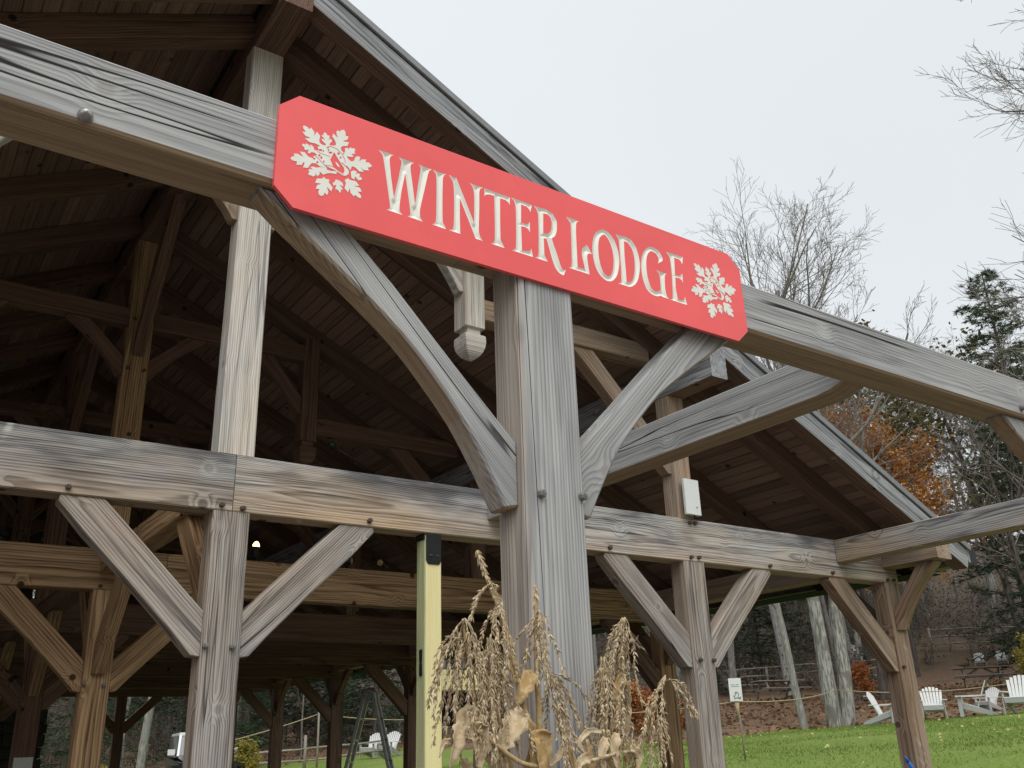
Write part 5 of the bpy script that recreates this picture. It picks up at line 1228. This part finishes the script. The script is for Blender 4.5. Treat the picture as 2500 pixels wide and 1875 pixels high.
# ------------------------------------------------------------------ dried corn stalks tied to the arbor post
LEAFP = {'a': [(1.23, 1.69, 1.737), (1.204, 1.69, 1.714), (1.18, 1.69, 1.691), (1.174, 1.69, 1.658)], 'b': [(1.183, 1.67, 1.656), (1.146, 1.67, 1.627), (1.118, 1.67, 1.599), (1.093, 1.67, 1.556)], 'c': [(1.211, 1.66, 1.624), (1.214, 1.66, 1.6), (1.212, 1.66, 1.529)], 'c2': [(1.214, 1.67, 1.622), (1.204, 1.67, 1.585), (1.197, 1.67, 1.53)], 'd': [(1.069, 1.69, 1.671), (1.042, 1.69, 1.63), (1.022, 1.69, 1.596), (1.007, 1.69, 1.55)], 'e': [(1.056, 1.67, 1.641), (1.066, 1.67, 1.612), (1.071, 1.67, 1.547)], 'g': [(1.473, 1.68, 1.74), (1.454, 1.68, 1.706), (1.436, 1.68, 1.643), (1.415, 1.68, 1.604)], 'g2': [(1.488, 1.7, 1.737), (1.491, 1.7, 1.691), (1.491, 1.7, 1.638), (1.472, 1.7, 1.577)], 'h': [(1.382, 1.66, 1.615), (1.348, 1.66, 1.618), (1.326, 1.66, 1.607), (1.318, 1.66, 1.593), (1.328, 1.66, 1.577), (1.35, 1.66, 1.562)], 'i': [(1.289, 1.67, 1.593), (1.269, 1.67, 1.571), (1.238, 1.67, 1.55)], 'j': [(1.165, 1.7, 1.776), (1.18, 1.7, 1.742), (1.196, 1.7, 1.692), (1.205, 1.7, 1.654)], 'k': [(1.199, 1.69, 1.654), (1.215, 1.69, 1.617), (1.226, 1.69, 1.576), (1.243, 1.69, 1.528)], 'l': [(1.141, 1.71, 1.639), (1.153, 1.71, 1.611), (1.145, 1.71, 1.544)], 'm': [(1.335, 1.65, 1.564), (1.312, 1.65, 1.558), (1.289, 1.65, 1.538)], 'n': [(1.39, 1.66, 1.604), (1.378, 1.66, 1.571), (1.38, 1.66, 1.526)], 'o': [(1.414, 1.65, 1.612), (1.405, 1.65, 1.578), (1.414, 1.65, 1.524)], 'p': [(1.471, 1.67, 1.585), (1.493, 1.67, 1.559), (1.476, 1.67, 1.521)], 'q': [(1.305, 1.69, 1.592), (1.316, 1.69, 1.565), (1.325, 1.69, 1.532)], 'r': [(1.122, 1.72, 1.676), (1.137, 1.72, 1.635), (1.146, 1.72, 1.595)], 's': [(1.024, 1.7, 1.602), (1.005, 1.7, 1.605), (0.992, 1.7, 1.576)]}
STALKP = {'f': [(1.059, 1.66, 1.625), (1.106, 1.66, 1.594), (1.157, 1.66, 1.563), (1.201, 1.66, 1.552)], 'tw': [(1.318, 1.65, 1.555), (1.375, 1.65, 1.564), (1.416, 1.65, 1.571), (1.458, 1.65, 1.572), (1.47, 1.65, 1.559)]}
AX = {'T1': [(1.091, 1.7, 1.998), (1.106, 1.7, 1.957), (1.121, 1.7, 1.926), (1.141, 1.7, 1.892), (1.158, 1.7, 1.836), (1.174, 1.7, 1.784), (1.187, 1.7, 1.734), (1.203, 1.7, 1.666), (1.227, 1.7, 1.602), (1.239, 1.7, 1.528)], 'T2': [(1.245, 1.7, 1.932), (1.245, 1.7, 1.884), (1.243, 1.7, 1.812), (1.242, 1.7, 1.742), (1.242, 1.7, 1.623), (1.242, 1.7, 1.528)], 'T3': [(1.051, 1.7, 1.848), (1.057, 1.7, 1.807), (1.07, 1.7, 1.741), (1.079, 1.7, 1.676), (1.103, 1.7, 1.612), (1.136, 1.7, 1.532)], 'T3b': [(1.113, 1.7, 1.811), (1.118, 1.7, 1.758), (1.125, 1.7, 1.692), (1.141, 1.7, 1.627), (1.156, 1.7, 1.532)], 'T3c': [(1.093, 1.7, 1.781), (1.101, 1.7, 1.733), (1.115, 1.7, 1.659), (1.13, 1.7, 1.611), (1.148, 1.7, 1.532)], 'T4': [(1.274, 1.7, 1.74), (1.284, 1.7, 1.691), (1.3, 1.7, 1.624), (1.315, 1.7, 1.59), (1.327, 1.7, 1.524)], 'T5': [(1.5, 1.7, 1.87), (1.494, 1.7, 1.82), (1.489, 1.7, 1.746), (1.469, 1.7, 1.691), (1.445, 1.7, 1.612), (1.419, 1.7, 1.52)], 'T5b': [(1.427, 1.7, 1.778), (1.423, 1.7, 1.709), (1.421, 1.7, 1.621), (1.416, 1.7, 1.52)], 'T6': [(1.625, 1.7, 1.739), (1.599, 1.7, 1.71), (1.577, 1.7, 1.673), (1.538, 1.7, 1.61), (1.502, 1.7, 1.567), (1.472, 1.7, 1.517)]}

def corn_mat(name, c1, c2, c3):
    s = NT(name); P = s.n("TexCoord").outputs['Object']
    n1 = s.noise(P, 14., 3); n2 = s.noise(P, 90., 2)
    c = s.mix(s.rng(n1, .35, .65), c1, c2); c = s.mix(s.math('MULTIPLY', s.rng(n2, .45, .58), .8), c, c3)
    return s.fin(c, .75, .25)
M_TASS = corn_mat("dry_tassel", (.42, .315, .19), (.28, .205, .125), (.64, .53, .36))
M_TASS2 = corn_mat("pale_dry_tassel", (.52, .40, .245), (.36, .27, .16), (.68, .57, .39))
M_HUSK = corn_mat("dry_corn_leaf", (.56, .43, .26), (.42, .31, .18), (.66, .54, .37))
M_HUSK2 = corn_mat("golden_corn_leaf", (.50, .33, .13), (.40, .27, .12), (.58, .44, .25))
M_STEM = corn_mat("dry_corn_stem", (.46, .32, .14), (.36, .25, .12), (.5, .4, .24))
rc = np.random.default_rng(404)
SPK = np.array([[0, 0, 0], [.3, .5, 0], [.3, -.25, .43], [.3, -.25, -.43], [1, 0, 0]])
SPF = [(0, 1, 2), (0, 2, 3), (0, 3, 1), (4, 2, 1), (4, 3, 2), (4, 1, 3)]
def bez(P, n):
    """Catmull-Rom resample"""
    P = [np.array(p, float) for p in P]; P = [2*P[0]-P[1]]+P+[2*P[-1]-P[-2]]; out = []
    m = len(P)-3
    for i in range(m):
        for t in np.linspace(0, 1, n, endpoint=(i == m-1)):
            a, b, c, d = P[i:i+4]
            out.append(.5*((2*b)+(-a+c)*t+(2*a-5*b+4*c-d)*t*t+(-a+3*b-3*c+d)*t**3))
    return np.array(out)
def spikelets(pts, V, F, step, ln, wd, rows=2, ang=.55, start=.08):
    seg = np.linalg.norm(np.diff(pts, axis=0), axis=1); cum = np.concatenate([[0], np.cumsum(seg)]); L = cum[-1]
    s = L*start
    while s < L:
        i = min(int(np.searchsorted(cum, s, side='right'))-1, len(pts)-2); f_ = (s-cum[i])/(seg[i]+1e-9)
        p = pts[i]*(1-f_)+pts[i+1]*f_; d = pts[i+1]-pts[i]; d = d/(np.linalg.norm(d)+1e-9)
        for _ in range(rows):
            q = perp(d, rc); a = ang*rc.uniform(.5, 1.4)
            x = d*math.cos(a)+q*math.sin(a); y = np.cross(x, rc.normal(size=3)); y /= np.linalg.norm(y)+1e-9; z = np.cross(x, y)
            l = ln*rc.uniform(.7, 1.25); w = wd*rc.uniform(.7, 1.2)
            b = len(V)
            for v in SPK: V.append(p+x*v[0]*l+y*v[1]*w*2+z*v[2]*w*2)
            F += [(b+i0, b+i1, b+i2) for i0, i1, i2 in SPF]
        s += step*rc.uniform(.7, 1.3)
def tassel(parent, axis, spike, heads, mat, br_step=.0075, sl=.0145, sw=.0026):
    """axis: points from the tip down; spike: length of thick spike; heads: (start, n, length, sx range, dirx, arch)"""
    V = []; F = []
    if spike:
        ax = bez(axis[:spike], 6); spikelets(ax, V, F, .0042, .016, .0030, 4, .55, 0)
    tb = []
    for (st, n, L, x0, x1, arch) in heads:
        st = np.array(st, float)
        for i in range(n):
            u = x0+(x1-x0)*(i+rc.uniform(0, 1))/n; dy = rc.uniform(-.05, .05)
            l = L*rc.uniform(.65, 1.1); t = np.linspace(0, 1, 9)[:, None]
            sx = np.array([[u, dy, 0]])*(.45*np.sqrt(t)+.55*t)*(.9+.2*rc.uniform())
            z = arch*np.sin(np.minimum(t*2.2, math.pi))*1.0-l*t**1.15
            wv = np.cumsum(rc.normal(size=(9, 3))*.0022, axis=0)
            pts = st+sx+np.concatenate([np.zeros((9, 2)), z], 1)+wv
            pts[0] = st
            tb.append((pts, .0013, .0007, 3)); spikelets(pts, V, F, br_step, sl, sw, 2, .5, .12)
    o = obj("tassel", mesh_np("tassel", [MW[parent.name].inverted() @ Vector(v) for v in V], F, mat), parent)
    if tb:
        m = np_tubes(tb, mat, "tassel_branches"); b = obj("tassel_branches", m, o, Matrix.Identity(4))
        b.parent = o; b.matrix_basis = MW[o.name].inverted()
def leaf(parent, P, w, mat, curl=.35, twist=0.0, name="leaf"):
    pts = bez(P, 7); n = len(pts); V = []; F = []
    for i, p in enumerate(pts):
        d = pts[min(i+1, n-1)]-pts[max(i-1, 0)]; d /= np.linalg.norm(d)+1e-9
        t = i/(n-1); a = np.cross(d, np.array([-.45, -.85, .1])); a /= np.linalg.norm(a)+1e-9
        c = np.cross(a, d); th = twist*(t-.3)+.25*math.sin(5*t+w*90)
        a2 = a*math.cos(th)+c*math.sin(th); c2 = -a*math.sin(th)+c*math.cos(th)
        ww = w*1.15*min(1, .5+2.2*t)*max(.04, 1-t**2.2)**.8*(1+.12*math.sin(31*t+w*400))
        for u in (-1, -.55, 0, .55, 1):
            rip = .16*ww*math.sin(13*t+u*4+w*70)
            V.append(p+a2*u*ww*.5*(1+.1*math.sin(40*t+u*9))+c2*(abs(u)**1.2*ww*curl*.9+rip*abs(u)))
    for i in range(n-1):
        for j in range(4): F.append((i*5+j, i*5+j+1, (i+1)*5+j+1, (i+1)*5+j))
    o = obj(name, mesh_np(name, [MW[parent.name].inverted() @ Vector(v) for v in V], F, mat, True), parent)
    md = o.modifiers.new("thickness", 'SOLIDIFY'); md.thickness = .0009
    return o
def stalk(key, label, heads, spike=0, mat=M_TASS, leaves=(), r=.0055):
    ax = AX[key]
    # carry the stem down to the ground inside the bundle
    bx_ = 1.403+(ax[-1][0]-1.30)*.55; full = list(ax)+[(ax[-1][0]*.6+bx_*.4, 1.715, 1.0), (bx_, 1.725, .02)]
    t = empty("corn_stalk", (bx_, 1.725, 0), label=label, cat="corn stalk", group="dried corn stalks tied to the arbor post")
    p = bez(full, 5); nn = len(p)
    rr_ = [.0022+(r-.0022)*min(1, i/(nn*.35)) for i in range(nn)]
    tube("stem", p, rr_, M_STEM, t, 7)
    tassel(t, ax, spike, heads, mat)
    for nm, w, m, cu, tw in leaves: leaf(t, LEAFP[nm], w, m, cu, tw)
    return t
A_ = AX
def hd(key, i, dx=0, dz=0, dy=-.01): return (A_[key][i][0]+dx, A_[key][i][1]+dy, A_[key][i][2]+dz)
stalk("T1", "tallest corn stalk, leaning left with its tassel tip beside the treated post", [(hd("T1", 2), 4, .10, -.05, .005, .01), (hd("T1", 3), 5, .16, -.045, .02, .01), (hd("T1", 4), 4, .15, -.04, .02, .01)], 4, M_TASS2, [("j", .016, M_HUSK2, .5, 1), ("a", .036, M_HUSK2, .4, 1.2), ("b", .050, M_HUSK, .3, .8), ("k", .018, M_HUSK2, .3, .3)], .007)
stalk("T2", "upright corn stalk with narrow spike in front of the grey post", [(hd("T2", 1, 0, -.01), 9, .17, -.035, .03, .012), (hd("T2", 1, 0, -.02), 1, .16, -.105, -.10, .0), (hd("T2", 2), 5, .10, -.035, .02, .01)], 2, M_TASS2, [("c", .044, M_HUSK2, .5, .2), ("c2", .020, M_HUSK2, .4, .4)], .0068)
stalk("T3", "corn stalk with heavy drooping tassel furthest left, against the treated post", [(hd("T3", 0, 0, .0), 11, .27, -.085, .06, .012), (hd("T3", 1, -.02, 0), 2, .15, -.06, -.045, .04), (hd("T3", 1), 6, .22, -.05, .06, .01)], 0, M_TASS, [("d", .034, M_HUSK, .5, 1.2), ("s", .012, M_HUSK, .3, .8)])
stalk("T3b", "corn stalk with bushy drooping tassel just left of the grey post", [(hd("T3b", 0), 10, .23, -.06, .07, .012), (hd("T3b", 1, .01), 6, .2, -.03, .075, .012), (hd("T3b", 2, .03), 4, .17, -.05, .05, .01)], 0, M_TASS, [("l", .026, M_HUSK, .4, .7), ("r", .018, M_HUSK, .4, .5)])
stalk("T3c", "corn stalk whose tassel hangs between the two drooping ones at left", [(hd("T3c", 0), 9, .23, -.05, .05, .012)], 0, M_TASS2, [("e", .044, M_HUSK, .35, .5)])
stalk("T4", "short corn stalk with arched tassel low in front of the grey post", [(hd("T4", 0), 9, .21, -.03, .045, .008), (hd("T4", 0), 2, .20, .075, .10, .018), (hd("T4", 0), 1, .13, .085, .095, .02)], 0, M_TASS, [("i", .016, M_HUSK, .4, .6), ("q", .010, M_HUSK2, .3, .3)])
stalk("T5", "corn stalk with the highest tassel right of the grey post", [(hd("T5", 0, 0, .0), 16, .27, -.105, .012, .006), (hd("T5", 1), 2, .02, .03, .05, .004), (hd("T5", 2, -.01), 9, .20, -.07, .02, .01)], 2, M_TASS, [("g", .022, M_HUSK2, .5, .6), ("g2", .022, M_HUSK, .5, .8)], .0065)
stalk("T5b", "corn stalk with full hanging tassel touching the right side of the grey post", [(hd("T5b", 0), 16, .23, -.05, .05, .008)], 0, M_TASS, [("h", .011, M_HUSK, .3, 1.2), ("n", .020, M_HUSK, .4, .4), ("m", .022, M_HUSK, .4, .5)])
stalk("T6", "corn stalk with sparse open tassel furthest right", [(hd("T6", 0, 0, -.01), 4, .12, .02, .09, .02), (hd("T6", 1), 4, .16, -.10, .0, .012), (hd("T6", 2), 6, .19, -.07, .045, .006)], 2, M_TASS2, [("o", .020, M_HUSK, .4, .4), ("p", .016, M_HUSK, .4, .8)], .004)
sx_ = empty("corn_stalk", (1.30, 1.70, 0), label="snapped corn stem lying diagonally across the left of the bundle", cat="corn stalk", group="dried corn stalks tied to the arbor post")
tube("stem", bez(STALKP["f"], 6), .0048, M_STEM, sx_, 7)
tw_ = empty("corn_twine", (1.403, 1.74, 1.5), label="twisted dry husk tie wrapped across the right part of the corn bundle", cat="twine")
tube("tie", bez(STALKP["tw"], 6), .0042, M_TASS, tw_, 6)
# loose husks filling the foot of the bundle
rx = np.random.default_rng(9)
lh = empty("corn_husk_bunch", (1.38, 1.69, 1.2), label="loose dry husks filling the foot of the corn bundle", cat="husks")
for i in range(26):
    x = rx.uniform(1.06, 1.20) if i < 8 else (rx.uniform(1.36, 1.50) if i < 22 else rx.uniform(1.20, 1.34))
    zt = rx.uniform(1.52, 1.61) if i >= 8 else rx.uniform(1.52, 1.64)
    y = rx.uniform(1.67, 1.78) if i < 22 else 1.74
    P = [(x, y, zt), (x+rx.normal()*.012, y-.01, zt-.07), (x+rx.normal()*.02, y, zt-.16), (x+rx.normal()*.03, y+.01, zt-.3)]
    leaf(lh, P, rx.uniform(.012, .026), M_HUSK if i % 3 else M_HUSK2, .5, rx.uniform(-1, 1))
